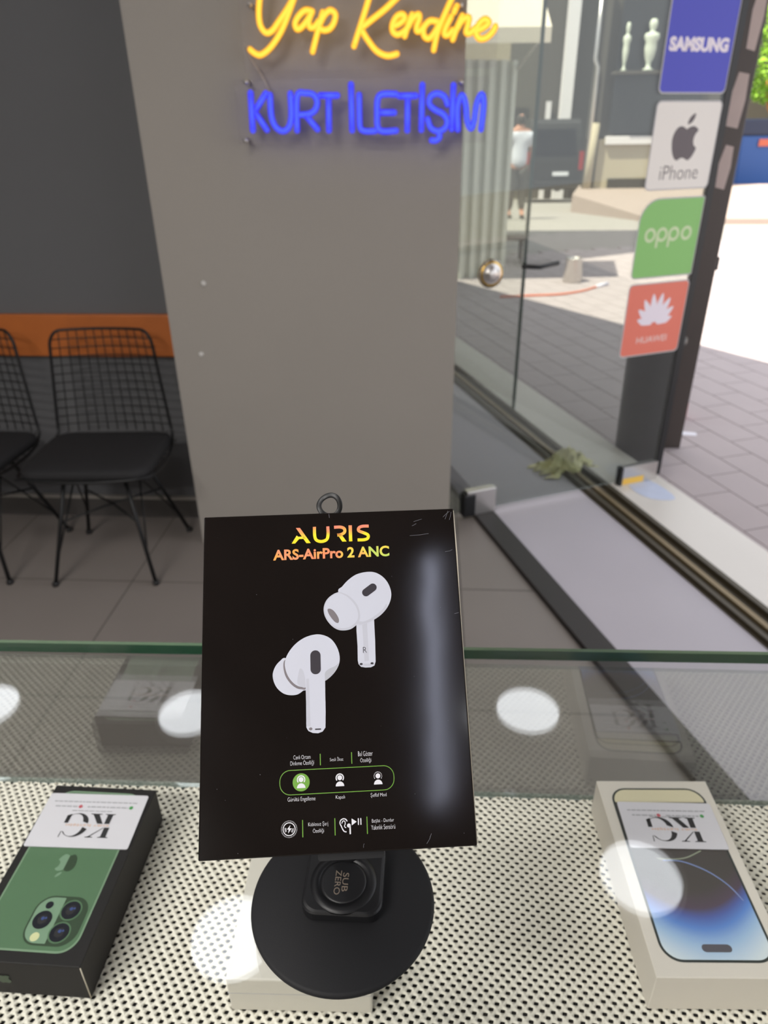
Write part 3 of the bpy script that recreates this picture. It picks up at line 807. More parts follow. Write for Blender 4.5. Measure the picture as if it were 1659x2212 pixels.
# shop building on the right with dark window
sb = empty('shop_building', 'beige corner shop with large dark window behind the coloured door stickers', 'building', (3.78, 20.0, 0))
k = MB(); k.box(.3, 0, -.4, .62, 1.5, 1.1, M['beige']); k.box(.62, 0, -.4, 3.35, 1.5, 1.16, M['beige']); k.prism([(0, .1), (3.35, .1), (3.35, 1.6), (.34, 1.6)], -.4, 5.5, M['grey_render']); k.build('wall', sb)
MB().box(.5, -.02, 1.22, 2.6, .02, 3.9, M['win_dark']).build('dark_window', sb)
MB().box(.45, -.10, .98, 3, .1, 1.16, M['pale_paint']).build('window_sill', sb, bevel=.01)
MB().box(0.0, -.06, 1.1, .26, .1, 4.2, M['grey_render']).build('pilaster', sb)
MB().box(.62, -.03, -.02, 1.9, .0, .22, M['win_dark']).build('basement_opening', sb)
MB().tube([(.06, -.1, .1), (.06, -.1, 2.6), (-.02, -.1, 2.75), (-.02, -.1, 4.2)], .045, M['steel'], 8).build('drainpipe', sb)
MB().tube([(.10, -.1, -.05), (.16, -.1, 1.45)], .10, M['beige'], 10).build('pale_pier', sb)
# pale busts in the window
def figure_bust(x, z, s_):
    k = MB()
    k.lathe([(0, 0), (.16, 0), (.16, .05), (.08, .08), (.07, .2), (.15, .38), (.19, .62), (.17, .78), (.24, .90), (.22, 1.0), (.08, 1.05), (.075, 1.1), (.12, 1.18), (.13, 1.28), (.09, 1.38), (0, 1.4)], M['manq'], seg=18)
    return k.xf(lambda v: Vector((v.x * s_, v.y * s_ * .7, v.z * s_)))
o = figure_bust(0, 0, .72).build('pale_bust'); o.location = (3.78 + 1.17, 19.75, 2.50); tag(o, 'pale bust figure on a ledge in front of the dark shop window', 'statue', 'pale busts at the dark window')
o = figure_bust(0, 0, .68).build('pale_bust'); o.location = (3.78 + .62, 19.75, 2.50); tag(o, 'slimmer pale bust figure left of the other one', 'statue', 'pale busts at the dark window')
o.scale = (.55, .8, 1)
k = MB(); k.box(3.78 + .40, 19.5, 2.44, 3.78 + 1.6, 19.975, 2.50, M['grey_render']); o = k.build('window_ledge'); tag(o, 'narrow ledge carrying the pale busts on the corner shop', 'ledge')

# van, rear view
vn = empty('parked_van', 'dark van parked with its back to the camera, white number plate', 'van', (4.02, 26.5, -.86))
prf = [(0, .35), (-.04, .55), (-.04, 1.2), (.08, 1.9), (.22, 2.35), (.4, 2.44), (2.9, 2.44), (3.6, 1.95), (4.1, 1.35), (4.9, 1.15), (4.95, .4), (4.8, .3)]
k = MB(); n = len(prf); v = []
for sx, sc_ in ((-1, 1), (1, 1)):
    for y, z in prf: v.append((sx * (.95 - max(0, z - 1.3) * .12), y, z))
k.add(v, [tuple(range(n)), tuple(range(2 * n - 1, n - 1, -1))] + [(i, n + i, n + (i + 1) % n, (i + 1) % n) for i in range(n)], M['van'])
k.build('body', vn, bevel=.05, seg=3)
k = MB(); k.add([(-.72, -.005, 1.35), (.72, -.005, 1.35), (.64, .145, 2.15), (-.64, .145, 2.15)], [(0, 1, 2, 3)], M['van_glass']); o = k.build('rear_window', vn); sd = o.modifiers.new('t', 'SOLIDIFY'); sd.thickness = .02; sd.offset = 1
MB().box(-.97, -.14, .38, .97, .02, .62, M['van']).build('bumper', vn, bevel=.04)
MB().box(-.02, -.07, .78, .50, -.045, .90, M['plate']).build('number_plate', vn)
for sx in (-1, 1):
    MB().box(sx * .88 - .07, -.07, .95, sx * .88 + .07, .02, 1.5, M['tail']).build('tail_light', vn, bevel=.01)
    for y in (.8, 4.0):
        k = MB(); k.lathe([(0, -.1), (.2, -.1), (.33, -.09), (.34, 0), (.33, .09), (.2, .1), (0, .1)], M['tyre'], seg=24)
        k.xf(lambda q, y=y, sx=sx: Vector((sx * .82 + q.z, y + q.x, .34 + q.y))); k.build('wheel', vn)

# person walking away, white shirt
def skin_obj(name, pts, edges, radii, m, parent, root=0, lv=2):
    me = bpy.data.meshes.new(name); me.from_pydata(pts, edges, []); me.materials.append(m)
    o = bpy.data.objects.new(name, me); C.objects.link(o); o.parent = parent
    md = o.modifiers.new('skin', 'SKIN'); md.use_smooth_shade = True
    for i, r_ in enumerate(radii):
        me.skin_vertices[0].data[i].radius = r_ if isinstance(r_, tuple) else (r_, r_)
        me.skin_vertices[0].data[i].use_root = (i == root)
    s_ = o.modifiers.new('sub', 'SUBSURF'); s_.levels = lv; s_.render_levels = lv
    return o
pe = empty('person', 'person in white T-shirt and dark trousers walking on the street, back to camera', 'person', (1.585, 14.75, -.124), math.radians(8))
ps = 1.04
P_ = [(0, 0, .92), (0, 0, 1.08), (0, .01, 1.28), (0, 0, 1.42), (0, .0, 1.50), (0, -.01, 1.58), (0, -.01, 1.68),
      (-.09, 0, .88), (-.10, -.03, .50), (-.10, .08, .10), (-.10, -.02, .04), (.09, 0, .88), (.11, .05, .50), (.12, -.02, .10), (.12, -.12, .04),
      (-.17, 0, 1.39), (-.22, .03, 1.12), (-.22, -.04, .90), (-.22, -.06, .80), (.17, 0, 1.39), (.235, .02, 1.12), (.25, -.06, .89), (.25, -.09, .79)]
E_ = [(0, 1), (1, 2), (2, 3), (3, 4), (4, 5), (5, 6), (0, 7), (7, 8), (8, 9), (9, 10), (0, 11), (11, 12), (12, 13), (13, 14), (3, 15), (15, 16), (16, 17), (17, 18), (3, 19), (19, 20), (20, 21), (21, 22)]
R_ = [(.14, .10), (.13, .09), (.15, .10), (.12, .08), .055, (.075, .09), (.07, .085), .085, .06, .042, .035, .085, .06, .042, .035, .055, .042, .032, .03, .055, .042, .032, .03]
skin_obj('body', [(x * ps, y * ps, z * ps) for x, y, z in P_], E_, R_, M['skin'], pe)
# shirt (torso + sleeves) and trousers slightly larger than the body
S_ = [(0, 0, .83), (0, 0, 1.06), (0, .01, 1.26), (0, 0, 1.40), (0, 0, 1.46), (-.17, 0, 1.38), (-.215, .02, 1.20), (.17, 0, 1.38), (.225, .02, 1.20)]
skin_obj('shirt', S_, [(0, 1), (1, 2), (2, 3), (3, 4), (3, 5), (5, 6), (3, 7), (7, 8)], [(.185, .14), (.175, .135), (.195, .14), (.185, .13), (.10, .09), .105, .085, .105, .085], M['shirt'], pe)
T_ = [(0, 0, .93), (-.09, 0, .84), (-.10, -.03, .50), (-.10, .07, .14), (.09, 0, .84), (.11, .05, .50), (.12, -.02, .14)]
skin_obj('trousers', T_, [(0, 1), (1, 2), (2, 3), (0, 4), (4, 5), (5, 6)], [(.155, .12), .105, .08, .062, .105, .08, .062], M['trouser'], pe)
k = MB().ball((0, 0, 1.645), .096, M['hair'], 8, (.95, 1.08, 1.05)); k.build('hair', pe)
for sx, y in ((-1, -.02), (1, -.10)):
    MB().ball((sx * .11, y - .04, .035), .06, M['tyre'], 6, (.75, 1.9, .55)).build('shoe', pe)

# metal pot, stool, hose on the street
k = MB(); k.lathe([(0, 0), (.10, 0), (.105, .01), (.085, .24), (.09, .25), (.078, .25), (.075, .03), (0, .02)], M['steel'], seg=28); o = k.build('metal_bollard'); o.location = (1.545, 8.12, -.06)
tag(o, 'short steel bollard pot on the sunny street seen through the glass door', 'bollard')
sl = empty('low_stool', 'low dark stool on the street beside the corrugated panel', 'stool', (1.00, 9.5, -.075))
MB().box(-.13, -.13, .27, .17, .17, .31, M['black_plastic']).build('seat', sl, bevel=.01)
for sx in (-.11, .13):
    for sy in (-.11, .13): MB().tube([(sx, sy, .27), (sx, sy, 0)], .014, M['black_plastic'], 8).build('leg', sl)
hp = smooth([(.70, 7.30, -.05), (1.0, 7.36, -.05), (1.3, 7.42, -.05), (1.55, 7.58, -.05), (1.74, 7.80, -.05)], False, 6)
hs = empty('hose', 'thin orange-red hose with pale nozzle lying on the pavement', 'hose', (1.2, 7.4, -.06))
MB().tube(hp, .011, M['hose'], 8).build('tube', hs); MB().tube([hp[-1], (1.80, 7.86, -.045), (1.88, 7.93, -.04)], .02, M['nozzle'], 8).build('nozzle', hs)
inv(hs, hs.location)

# blue bin and tree at the far right
bb = empty('blue_container', 'large blue waste container with dark lid far down the street', 'waste container', (8.9, 22.6, -.5))
k = MB(); k.add([(-.55, -.5, .1), (.75, -.5, .1), (.75, .5, .1), (-.55, .5, .1), (-.68, -.6, 1.62), (.9, -.6, 1.62), (.9, .6, 1.62), (-.68, .6, 1.62)], [(0, 3, 2, 1), (4, 5, 6, 7), (0, 1, 5, 4), (1, 2, 6, 5), (2, 3, 7, 6), (3, 0, 4, 7)], M['bin_blue']); k.build('body', bb, bevel=.05)
MB().box(-.72, -.64, 1.60, .95, .64, 2.0, M['bin_dark']).build('lid', bb, bevel=.05)
MB().box(-.2, -.625, 1.35, .9, -.58, 1.52, M['bin_red']).build('label_band', bb)
tr = empty('street_tree', 'bright green leafy tree above the blue container', 'tree', (10.6, 25.0, -.7))
k = MB(); k.tube([(0, 0, 0), (-.1, 0, 1.6), (-.35, -.1, 2.6), (-.3, 0, 4.2)], [.16, .13, .11, .06], M['bark'], 10); k.tube([(-.15, 0, 1.9), (-.7, -.2, 2.5), (-1.0, -.3, 3.2)], [.09, .07, .04], M['bark'], 8); k.build('trunk', tr)
k = MB()
for i in range(5200):
    th = random.uniform(0, 2 * PI); z = random.uniform(-1, 1); r_ = random.uniform(.55, 1.0) ** .5
    q = math.sqrt(1 - z * z)
    c_ = Vector((-.3 + 2.1 * r_ * q * math.cos(th), 1.9 * r_ * q * math.sin(th), 4.4 + 1.9 * r_ * z))
    a_ = Vector((random.gauss(0, 1), random.gauss(0, 1), random.gauss(0, 1))).normalized(); b_ = a_.orthogonal().normalized(); s_ = random.uniform(.07, .13)
    k.add([c_ - a_ * s_, c_ + b_ * s_ * .5, c_ + a_ * s_, c_ - b_ * s_ * .5], [(0, 1, 2, 3)], M['leaf'])
k.build('crown', tr)
wp = MB().tube([(7.55, 21.2, -.6), (7.72, 21.2, 2.4)], .10, M['pale_paint'], 12).build('white_pole'); tag(wp, 'white pole beside the blue container', 'pole')
o = MB().box(14, 32, -1.5, 40, 33, 8, M['beige']).build('far_facade', kind='structure')
o = MB().box(-12, 38, -3, 42, 39, 16, M['grey_render']).build('far_block', kind='structure')

# ------------------------------------------------------------------ glass counter
ctr = empty('display_counter', 'glass display counter with white perforated liner shelf and clear front pane', 'counter', (0, .2, 0))
def ry(x): return .4303 + .0207 * x
X0, X1, Y0 = -1.05, 0.95, -0.12
top = [(X0, Y0), (X1, Y0), (X1, ry(X1)), (X0, ry(X0))]
k = MB(); n = 4; z0, z1 = 1.0985, 1.11
v = [(x, y, z0) for x, y in top] + [(x, y, z1) for x, y in top]
k.add(v, [(3, 2, 1, 0), (4, 5, 6, 7)], M['glass_top'])
k.add(v, [(0, 1, 5, 4), (1, 2, 6, 5), (3, 0, 4, 7)], M['glass_edge'])
# the long rear edge: polished arris (pale), dark core
ya = [(X1, ry(X1)), (X0, ry(X0))]
for (a_, b_, m_) in ((z1 - .0028, z1, M['glass_edge_lt']), (z0, z1 - .0028, M['glass_edge'])):
    k.add([(ya[0][0], ya[0][1], a_), (ya[1][0], ya[1][1], a_), (ya[1][0], ya[1][1], b_), (ya[0][0], ya[0][1], b_)], [(0, 1, 2, 3)], m_)
k.build('top_glass', ctr)
def rp(x): return .4215 + .0109 * x
k = MB()
pn = [(X0, rp(X0)), (X1, rp(X1)), (X1, rp(X1) + .004), (X0, rp(X0) + .004)]
k.prism(pn, .957, 1.0983, M['glass_pane'], M['glass_pane']); k.build('front_pane', ctr)
k = MB(); k.prism([(X0, rp(X0) - .0005), (X1, rp(X1) - .0005), (X1, rp(X1) + .005), (X0, rp(X0) + .005)], .945, .9567, M['sill_strip']); k.build('pane_channel', ctr, bevel=.0008)
MB().prism([(X0, Y0), (X1, Y0), (X1, rp(X1) - .002), (X0, rp(X0) - .002)], .93, .9545, M['under']).build('shelf_board', ctr)
MB().box(X0 + .01, Y0 + .01, 0, X1 - .01, .395, .93, M['cabinet']).build('cabinet_body', ctr)
for x in (X0, X1 - .008):
    MB().box(x, Y0, .955, x + .008, .41, 1.1, M['glass_pane']).build('side_pane', ctr)
inv(ctr, ctr.location)

# perforated PVC liner: staggered holes through a soft lattice
def liner():
    px, py = .0072, .0037
    th = math.radians(-5)
    c0, s0 = math.cos(th), math.sin(th)
    mb = MB(); V = {}; verts = []; faces = []
    def vid(key, co):
        if key not in V: V[key] = len(verts); verts.append(co)
        return V[key]
    for j in range(-70, 90):
        for i in range(-110, 110):
            cx = (i + .5 * (j % 2)) * px; cy = j * py
            X = c0 * cx - s0 * cy; Y = s0 * cx + c0 * cy + .2
            if not (-.74 < X < .74 and .10 < Y < rp(X) - .0008): continue
            # outer diamond corners shared with neighbours
            ii = 2 * i + (j % 2)
            cor = [((ii + 1, j), (px / 2, 0)), ((ii, j + 1), (0, py)), ((ii - 1, j), (-px / 2, 0)), ((ii, j - 1), (0, -py))]
            jx = random.uniform(-.00016, .00016); jy = random.uniform(-.00016, .00016)
            def W_(dx, dy, z): 
                x = cx + dx; y = cy + dy
                return (c0 * x - s0 * y, s0 * x + c0 * y + .2, z)
            out = []
            for q in range(4):
                (k1, d1), (k2, d2) = cor[q], cor[(q + 1) % 4]
                out.append(vid(('c',) + k1, W_(d1[0], d1[1], .9572)))
                mk = ('m', k1[0] + k2[0], k1[1] + k2[1])
                out.append(vid(mk, W_((d1[0] + d2[0]) / 2, (d1[1] + d2[1]) / 2, .9584)))
            hw, hh = .00162, .00142
            ring = [(1.0, 0), (.88, .88), (0, 1.0), (-.88, .88), (-1.0, 0), (-.88, -.88), (0, -1.0), (.88, -.88)]
            r1 = []; r2_ = []
            for q, (a, b) in enumerate(ring):
                a2 = a + b * .12
                r1.append(len(verts)); verts.append(W_(jx + a2 * hw, jy + b * hh, .9574))
            for q, (a, b) in enumerate(ring):
                a2 = a + b * .12
                r2_.append(len(verts)); verts.append(W_(jx + a2 * hw * 1.0, jy + b * hh * 1.0, .9561))
            for q in range(8):
                q2 = (q + 1) % 8
                faces.append((out[q], out[q2], r1[q2], r1[q])); faces.append((r1[q], r1[q2], r2_[q2], r2_[q]))
    verts = [(x, min(y, rp(x) - .0008), z) for x, y, z in verts]
    mb.add(verts, faces, M['mesh_white'], True)
    o = mb.build('perforated_liner')
    return tag(o, 'white perforated anti-slip liner with black holes inside the glass counter', 'liner')
liner()

# ------------------------------------------------------------------ business card artwork (upside down for the camera)
def kg_card(t, w, h):
    MB().prism(rr(0, 0, w, h, .0015, 3), 0, .0006, M['card']).build('card_stock', t)
    # letters drawn upright in a frame, then turned half round
    cx, cy = w * .515, h * .40
    def tf(p, dx=0.0): return (cx - (p[0] * 1.12 + dx) / 1000, cy - p[1] / 1000)
    k = MB()
    gap = 1.6
    def poly(pts, dy, dx=0.0):
        k.flat([tf((x, y + dy), dx) for x, y in pts], .0008, M['ink'])
    # upper half of K and G (y>0)
    U_ = gap
    poly([(-16, 0), (-12.4, 0), (-12.4, 7.9), (-10.6, 8.4), (-10.6, 8.8), (-17.8, 8.8), (-17.8, 8.4), (-16, 7.9)], U_)
    poly([(-12.2, 0.2), (-11.6, 0.2), (-4.0, 7.9), (-2.0, 8.4), (-2.0, 8.8), (-7.4, 8.8), (-7.4, 8.4), (-5.2, 7.9)], U_)
    arc = [(17.0 - 9.5 + 8.6 * math.cos(a), 8.8 * math.sin(a)) for a in [math.radians(v_) for v_ in range(25, 181, 12)]]
    inn = [(17.0 - 8.2 + 6.2 * math.cos(a), 8.2 * math.sin(a)) for a in [math.radians(v_) for v_ in range(180, 24, -12)]]
    poly(arc + inn, U_)
    poly([(15.4, 4.2), (15.9, 4.2), (16.2, 9.2), (15.7, 9.2)], U_)
    # lower half, shifted a little sideways
    D_ = -gap; sx_ = 1.4
    poly([(-16, 0), (-12.4, 0), (-12.4, -7.9), (-10.6, -8.4), (-10.6, -8.8), (-17.8, -8.8), (-17.8, -8.4), (-16, -7.9)], D_, sx_)
    poly([(-11.5, 0), (-7.6, 0), (-2.4, -7.9), (-.4, -8.4), (-.4, -8.8), (-8.6, -8.8), (-8.6, -8.4), (-6.6, -7.9)], D_, sx_)
    arc = [(17.0 - 9.5 + 8.6 * math.cos(a), 8.8 * math.sin(a)) for a in [math.radians(v_) for v_ in range(180, 336, 12)]]
    inn = [(17.0 - 8.2 + 6.2 * math.cos(a), 8.2 * math.sin(a)) for a in [math.radians(v_) for v_ in range(335, 179, -12)]]
    poly(arc + inn, D_, sx_)
    poly([(12.6, -8.0), (15.4, -6.6), (15.4, 0), (12.6, 0)], D_, sx_)
    k.build('monogram_print', t)
    k = MB(); k.text('KURT İLETİŞİM', cx - .0165, cy - .0012, cx + .0165, cy + .0012, .0008, M['ink_orange'], rot180=True); k.build('name_print', t)
    k = MB(); rnd = random.Random(3)
    def words(x0, x1, y, hh, m_):
        x = x0
        while x < x1:
            ww = rnd.uniform(.0018, .0046); k.box(x, y, .0007, min(x + ww, x1), y + hh, .00085, m_); x += ww + .0008
    words(.0060, w - .0060, h - .0080, .0009, M['ink_grey'])
    words(.0085, .0265, h - .0125, .0010, M['ink_grey']); words(.034, w - .0125, h - .0125, .0010, M['ink_grey'])
    words(w * .30, w * .70, h * .66, .0007, M['ink_grey'])
    k.flat(circ(.0285, h - .0120, .0015, 16), .0009, M['ink_red']); k.flat(circ(w - .0100, h - .0120, .0015, 16), .0009, M['ink_green'])
    k.build('small_print', t)

# ------------------------------------------------------------------ black phone box (green phone picture)
lb = empty('phone_box', 'black phone box printed with a green phone back, under the glass on the left', 'box', (-.2955, .2475, .9585), math.radians(-.6), 'phone boxes inside the counter')
bw, bl, bh = .0825, .1375, .0355
MB().box(0, 0, 0, bw, bl, bh, M['box13']).build('carton', lb, bevel=.0007)
MB().tube([(bw - .0002, .0002, .001), (bw - .0002, .0002, bh - .001)], .0004, M['cream_edge'], 6).build('worn_edge', lb)
ph = MB().prism(rr(.0063, .0075, .0745, .1325, .012), bh, bh + .0002, M['alp_rim'])
ph.flat(rr(.0075, .0088, .0733, .1312, .0108), bh + .0003, M['alp'])
po_ = ph.build('phone_picture', lb)
k = MB()
z = bh + .0004
k.flat(rr(.0345, .0115, .0715, .0455, .011), z, M['alp_dk'])
k.flat(rr(.0358, .0128, .0702, .0442, .0098), z + .0001, M['alp_dk'])
k.flat(rr(.0358, .0128, .0530, .0442, (.0098, .0005, .0005, .0098)), z + .0002, M['alp_lt'])
for (x, y, r_) in ((.0437, .0282, .0073), (.0600, .0358, .0073), (.0592, .0205, .0073)):
    k.flat(circ(x, y, r_), z + .0003, M['alp_lt'] if x < .05 else M['alp']); k.flat(circ(x, y, r_ * .86), z + .0004, M['lens']); k.flat(circ(x, y, r_ * .45), z + .0005, M['ink'])
    k.flat(circ(x, y + .0008, r_ * .16), z + .0006, M['lens_blue']); k.flat(circ(x + r_ * .28, y + .0012, r_ * .10), z + .0006, M['lens_blue'])
k.flat(circ(.0437, .0385, .0026), z + .0003, M['lens']); k.flat(circ(.0442, .0168, .0030), z + .0003, M['flash'])
k.build('camera_picture', lb)
k = MB()
def ap(p): return (.0405 - p[0] * .0140, .0690 - p[1] * .0140)
full = s2(APPLE)
def clipx(poly, x0, left):
    out = []
    for i in range(len(poly)):
        a, b = poly[i], poly[(i + 1) % len(poly)]
        ia = (a[0] <= x0) == left; ib = (b[0] <= x0) == left
        if ia: out.append(a)
        if ia != ib and abs(a[0] - b[0]) > 1e-9:
            q = (x0 - a[0]) / (b[0] - a[0]); out.append((x0, a[1] + q * (b[1] - a[1])))
    return out
ol = [ap(p) for p in full]
k.flat(clipx(ol, .0405, True), bh + .0005, M['alp_lt']); k.flat(clipx(ol, .0405, False), bh + .0005, M['alp_dk'])
k.flat([ap(p) for p in s2(APPLE_LEAF)], bh + .0005, M['alp_lt'])
k.build('fruit_mark', lb)
k = MB(); k.add([(x, -.0004, zz) for x, zz in [(.028 + p[0] * .009, .018 + p[1] * .009) for p in full]], [tuple(range(len(full)))], M['alp_dk']); k.build('side_mark', lb)
cd = empty('business_card', 'white business card with black monogram lying on the black phone box', 'card', (-.2925, .3285, .9585 + bh + .0008), math.radians(.8), 'white monogram business cards')
kg_card(cd, .0785, .0475)

# ------------------------------------------------------------------ white phone box (blue wallpaper picture)
rb = empty('phone_box', 'white phone box printed with a blue wallpaper phone front, under the glass on the right', 'box', (.1480, .2600, .9585), math.radians(2.6), 'phone boxes inside the counter')
bw, bl = .0872, .1510
MB().box(0, 0, 0, bw, bl, bh, M['box14']).build('carton', rb, bevel=.0007)
k = MB(); k.flat(rr(.0078, .0092, .0800, .1435, .0125), bh + .0002, M['screen_rim'])
k.build('phone_bezel_picture', rb)
k = MB(); k.flat(rr(.0094, .0108, .0784, .1419, .0110), bh + .0003, M['wall_print']); k.build('screen_picture', rb)
k = MB(); k.flat(rr(.0094, .1300, .0784, .1419, (.001, .001, .011, .011)), bh + .0004, M['cream']); k.build('screen_top_picture', rb)
k = MB(); z = bh + .0005
k.flat(rr(.0345, .0155, .0535, .0205, .0025), z, M['island']); k.build('camera_island_picture', rb)
k = MB()
k.stroke(s2([(.030, .0800), (.040, .0798), (.049, .0770), (.060, .0705), (.069, .0610), (.0745, .0500)], False), .0010, z, M['arc_blue'])
k.stroke(s2([(.026, .0815), (.038, .0810), (.048, .0825), (.060, .0880)], False), .0009, z, M['arc_pale']); k.build('arc_picture', rb)
cd2 = empty('business_card', 'white business card with black monogram lying on the white phone box', 'card', (.1535, .3500, .9585 + bh + .0008), math.radians(1.5), 'white monogram business cards')
kg_card(cd2, .0710, .0400)

# plain white box below the stand
wbx = empty('phone_box', 'plain white phone box under the glass below the round black stand', 'box', (-.1195, .2450, .9585), math.radians(1.8), 'phone boxes inside the counter')
MB().box(0, 0, 0, .0912, .150, .0350, M['boxw']).build('carton', wbx, bevel=.0012)
k = MB(); k.box(-.0001, -.0001, .0195, .0913, .1501, .0199, M['ink_grey']); k.build('lid_seam', wbx)

# ------------------------------------------------------------------ charging stand on the counter glass
sdt = empty('charging_stand', 'black round charging stand on the counter glass holding up the earbud box', 'stand', (-.0385, .2235, 1.1103))
MB().lathe([(0, 0), (.0450, 0), (.0462, .0006), (.0465, .0018), (.0462, .0032), (.0448, .0040), (0, .0040)], M['rubber'], seg=96).build('base_disc', sdt)
k = MB(); ol = rr(-.0198, -.0130, .0205, .0290, .0078, 8); n = len(ol); v = []
for (ins, z) in ((.0012, .0040), (0, .0052), (0, .0100), (.0006, .0110), (.0016, .0115)):
    v += [(x * (1 - ins / .02), (y - .008) * (1 - ins / .021) + .008, z) for x, y in ol]
f = [tuple(range(4 * n, 5 * n))]
for r_ in range(4): f += [(r_ * n + i, r_ * n + (i + 1) % n, (r_ + 1) * n + (i + 1) % n, (r_ + 1) * n + i) for i in range(n)]
k.add(v, f, M['pad']); pd = k.build('earbud_charging_pad', sdt)
k = MB()
cxx, cyy = 0.0002, .0040
k.lathe([(.0172, .0115), (.0172, .0108), (.0168, .0108), (.0168, .0118), (.0120, .0118), (.0120, .0113), (.0116, .0113), (.0116, .0118), (.0105, .0119), (0, .0119)], M['pad'], c=(cxx, cyy), seg=64)
k.build('round_disc', pd)
k = MB()
k.text('SUB', 0, 0, .0102, .0031, 0, M['grey_ink'], bold=.0); k.xf(lambda p: Vector((cxx - .0006 + p.y, cyy + .0046 - p.x, .01200)))
k2 = MB(); k2.text('ZERO', 0, 0, .0132, .0031, 0, M['grey_ink']); k2.xf(lambda p: Vector((cxx - .0044 + p.y, cyy + .0058 - p.x, .01200)))
k.add(k2.v, k2.f, M['grey_ink']); k.build('lettering', pd)
k = MB(); k.prism(rr(-.0085, .0150, .0060, .0225, .003, 4), .0115, .111, M['pad'])
k.build('post', sdt, bevel=.001)
TLc = Vector((-0.0928, 0.257, 1.3163)); BUc = Vector((0.9933, 0.1153, -0.0018)).normalized(); BVc = -Vector((0.0797, -0.6748, -0.7337)).normalized()
BNc = BUc.cross(BVc).normalized(); BVc = BNc.cross(BUc)
k = MB(); k.prism(rr(.030, -.1335, .078, -.055, .006, 5), -.0425, -.0385, M['pad'])
k.prism(rr(.044, -.1375, .070, -.1333, .001, 3), -.0425, -.012, M['pad'])
k.xf(lambda p: TLc + BUc * p.x + BVc * p.y + BNc * p.z - Vector((-.0385, .2235, 1.1103))); k.build('cradle', sdt)

# ------------------------------------------------------------------ earbud box
TL = Vector((-0.0928, 0.257, 1.3163)); BU = Vector((0.9933, 0.1153, -0.0018)).normalized(); BV = -Vector((0.0797, -0.6748, -0.7337)).normalized()
BN = BU.cross(BV).normalized(); BV = BN.cross(BU)
eb = empty('earbud_box', 'large glossy black earbud box with white earbuds picture and gold foil lettering', 'box')
eb.matrix_world = Matrix(((BU.x, BV.x, BN.x, TL.x), (BU.y, BV.y, BN.y, TL.y), (BU.z, BV.z, BN.z, TL.z), (0, 0, 0, 1)))
w_, h_ = .1052, .1328
MB().box(0, -h_, -.038, w_, 0, 0, M['boxblack']).build('carton', eb, bevel=.0005)
k = MB(); k.tube([(w_ - .0001, -h_ + .0008, -.0008), (w_ - .0001, -.04, -.0008), (w_ + .00015, -.02, -.0007), (w_ - .0001, -.0008, -.0008)], .00042, M['cream_edge'], 6)
k.tube([(.001, -.0002, -.0007), (w_ - .001, -.0002, -.0007)], .00018, M['dust'], 6); k.build('worn_edge', eb)
z = .00008
# brand lettering
k = MB()
def add_poly(k_, pts, m_, zz=z): k_.flat(mm(pts), zz, m_)
add_poly(k, [(36.45, -12.75), (37.9, -12.75), (39.6, -10.9), (42.2, -10.9), (41.6, -9.9), (39.3, -9.9), (38.6, -9.3)], M['foil'])     # left sweep of A
add_poly(k, [(38.3, -6.1), (40.0, -6.1), (44.4, -12.8), (42.6, -12.8)], M['foil'])
k.stroke(mm(s2([(46.1, -5.9), (46.1, -9.6), (46.8, -11.6), (48.9, -12.3), (51.0, -11.6), (51.7, -9.6), (51.7, -5.9)], False)), .0013, z, M['foil'])
k.stroke(mm(s2([(54.3, -6.4), (57.0, -6.4), (58.6, -7.2), (58.6, -8.7), (57.2, -9.6), (55.6, -9.8)], False)), .0013, z, M['foil'])
add_poly(k, [(55.4, -9.2), (57.1, -9.2), (59.4, -12.7), (57.6, -12.7)], M['foil'])
add_poly(k, [(60.4, -5.8), (61.8, -5.8), (61.8, -12.7), (60.4, -12.7)], M['foil'])
k.stroke(mm(s2([(68.9, -6.4), (66.2, -6.4), (64.7, -7.1), (64.7, -8.3), (66.6, -9.2), (68.4, -10.2), (68.3, -11.6), (66.8, -12.2), (64.0, -12.2)], False)), .0013, z, M['foil'])
k.build('foil_lettering', eb)
MB().text('ARS-AirPro 2 ANC', .02872, -.01965, .07705, -.0151, z, M['foil2'], bold=.03).build('model_lettering', eb)
# printed earbuds
k = MB()
add_poly(k, [(62.26, -47.2), (62.2, -50), (62.4, -56), (62.29, -61.77), (62.56, -63.2), (63.52, -64.29), (65.3, -64.66), (67.46, -64.65), (68.92, -64.02), (69.45, -62.46), (69.6, -54), (69.51, -44.5)], M['bud'], z)
add_poly(k, [(64.6, -47.5), (66.6, -47.0), (66.8, -62.0), (65.0, -62.2)], M['bud_mid'], z + .00002)
add_poly(k, s2([(55.28, -33.86), (57.01, -31.53), (59.67, -28.86), (63.07, -26.76), (67.18, -25.92), (70.51, -26.22), (73.58, -27.96), (75.86, -30.85), (77.02, -34.62), (76.64, -37.92), (75.01, -41.16), (72.32, -43.96), (68.95, -45.99), (65.62, -47.22), (63.06, -47.53), (59, -42)]), M['bud'], z + .00004)
add_poly(k, s2([(63.5, -46.2), (65.5, -46.2), (69.2, -44.6), (73.0, -41.8), (74.9, -39.4), (74.6, -41.6), (72.2, -43.9), (68.9, -45.9), (65.6, -47.1), (63.2, -47.4)]), M['bud_mid'], z + .00006)
add_poly(k, s2([(55.28, -33.86), (52.5, -35.03), (50.25, -37.14), (49.15, -40.02), (49.37, -42.94), (50.58, -45.53), (52.51, -47.78), (54.65, -49.14), (56.99, -49.57), (59.73, -49.19), (61.95, -47.85), (63.28, -46.46), (63.92, -43.95), (63.48, -41.01), (62.29, -38.4), (59.81, -35.72), (57.29, -34.32)]), M['bud_mid'], z + .00008)
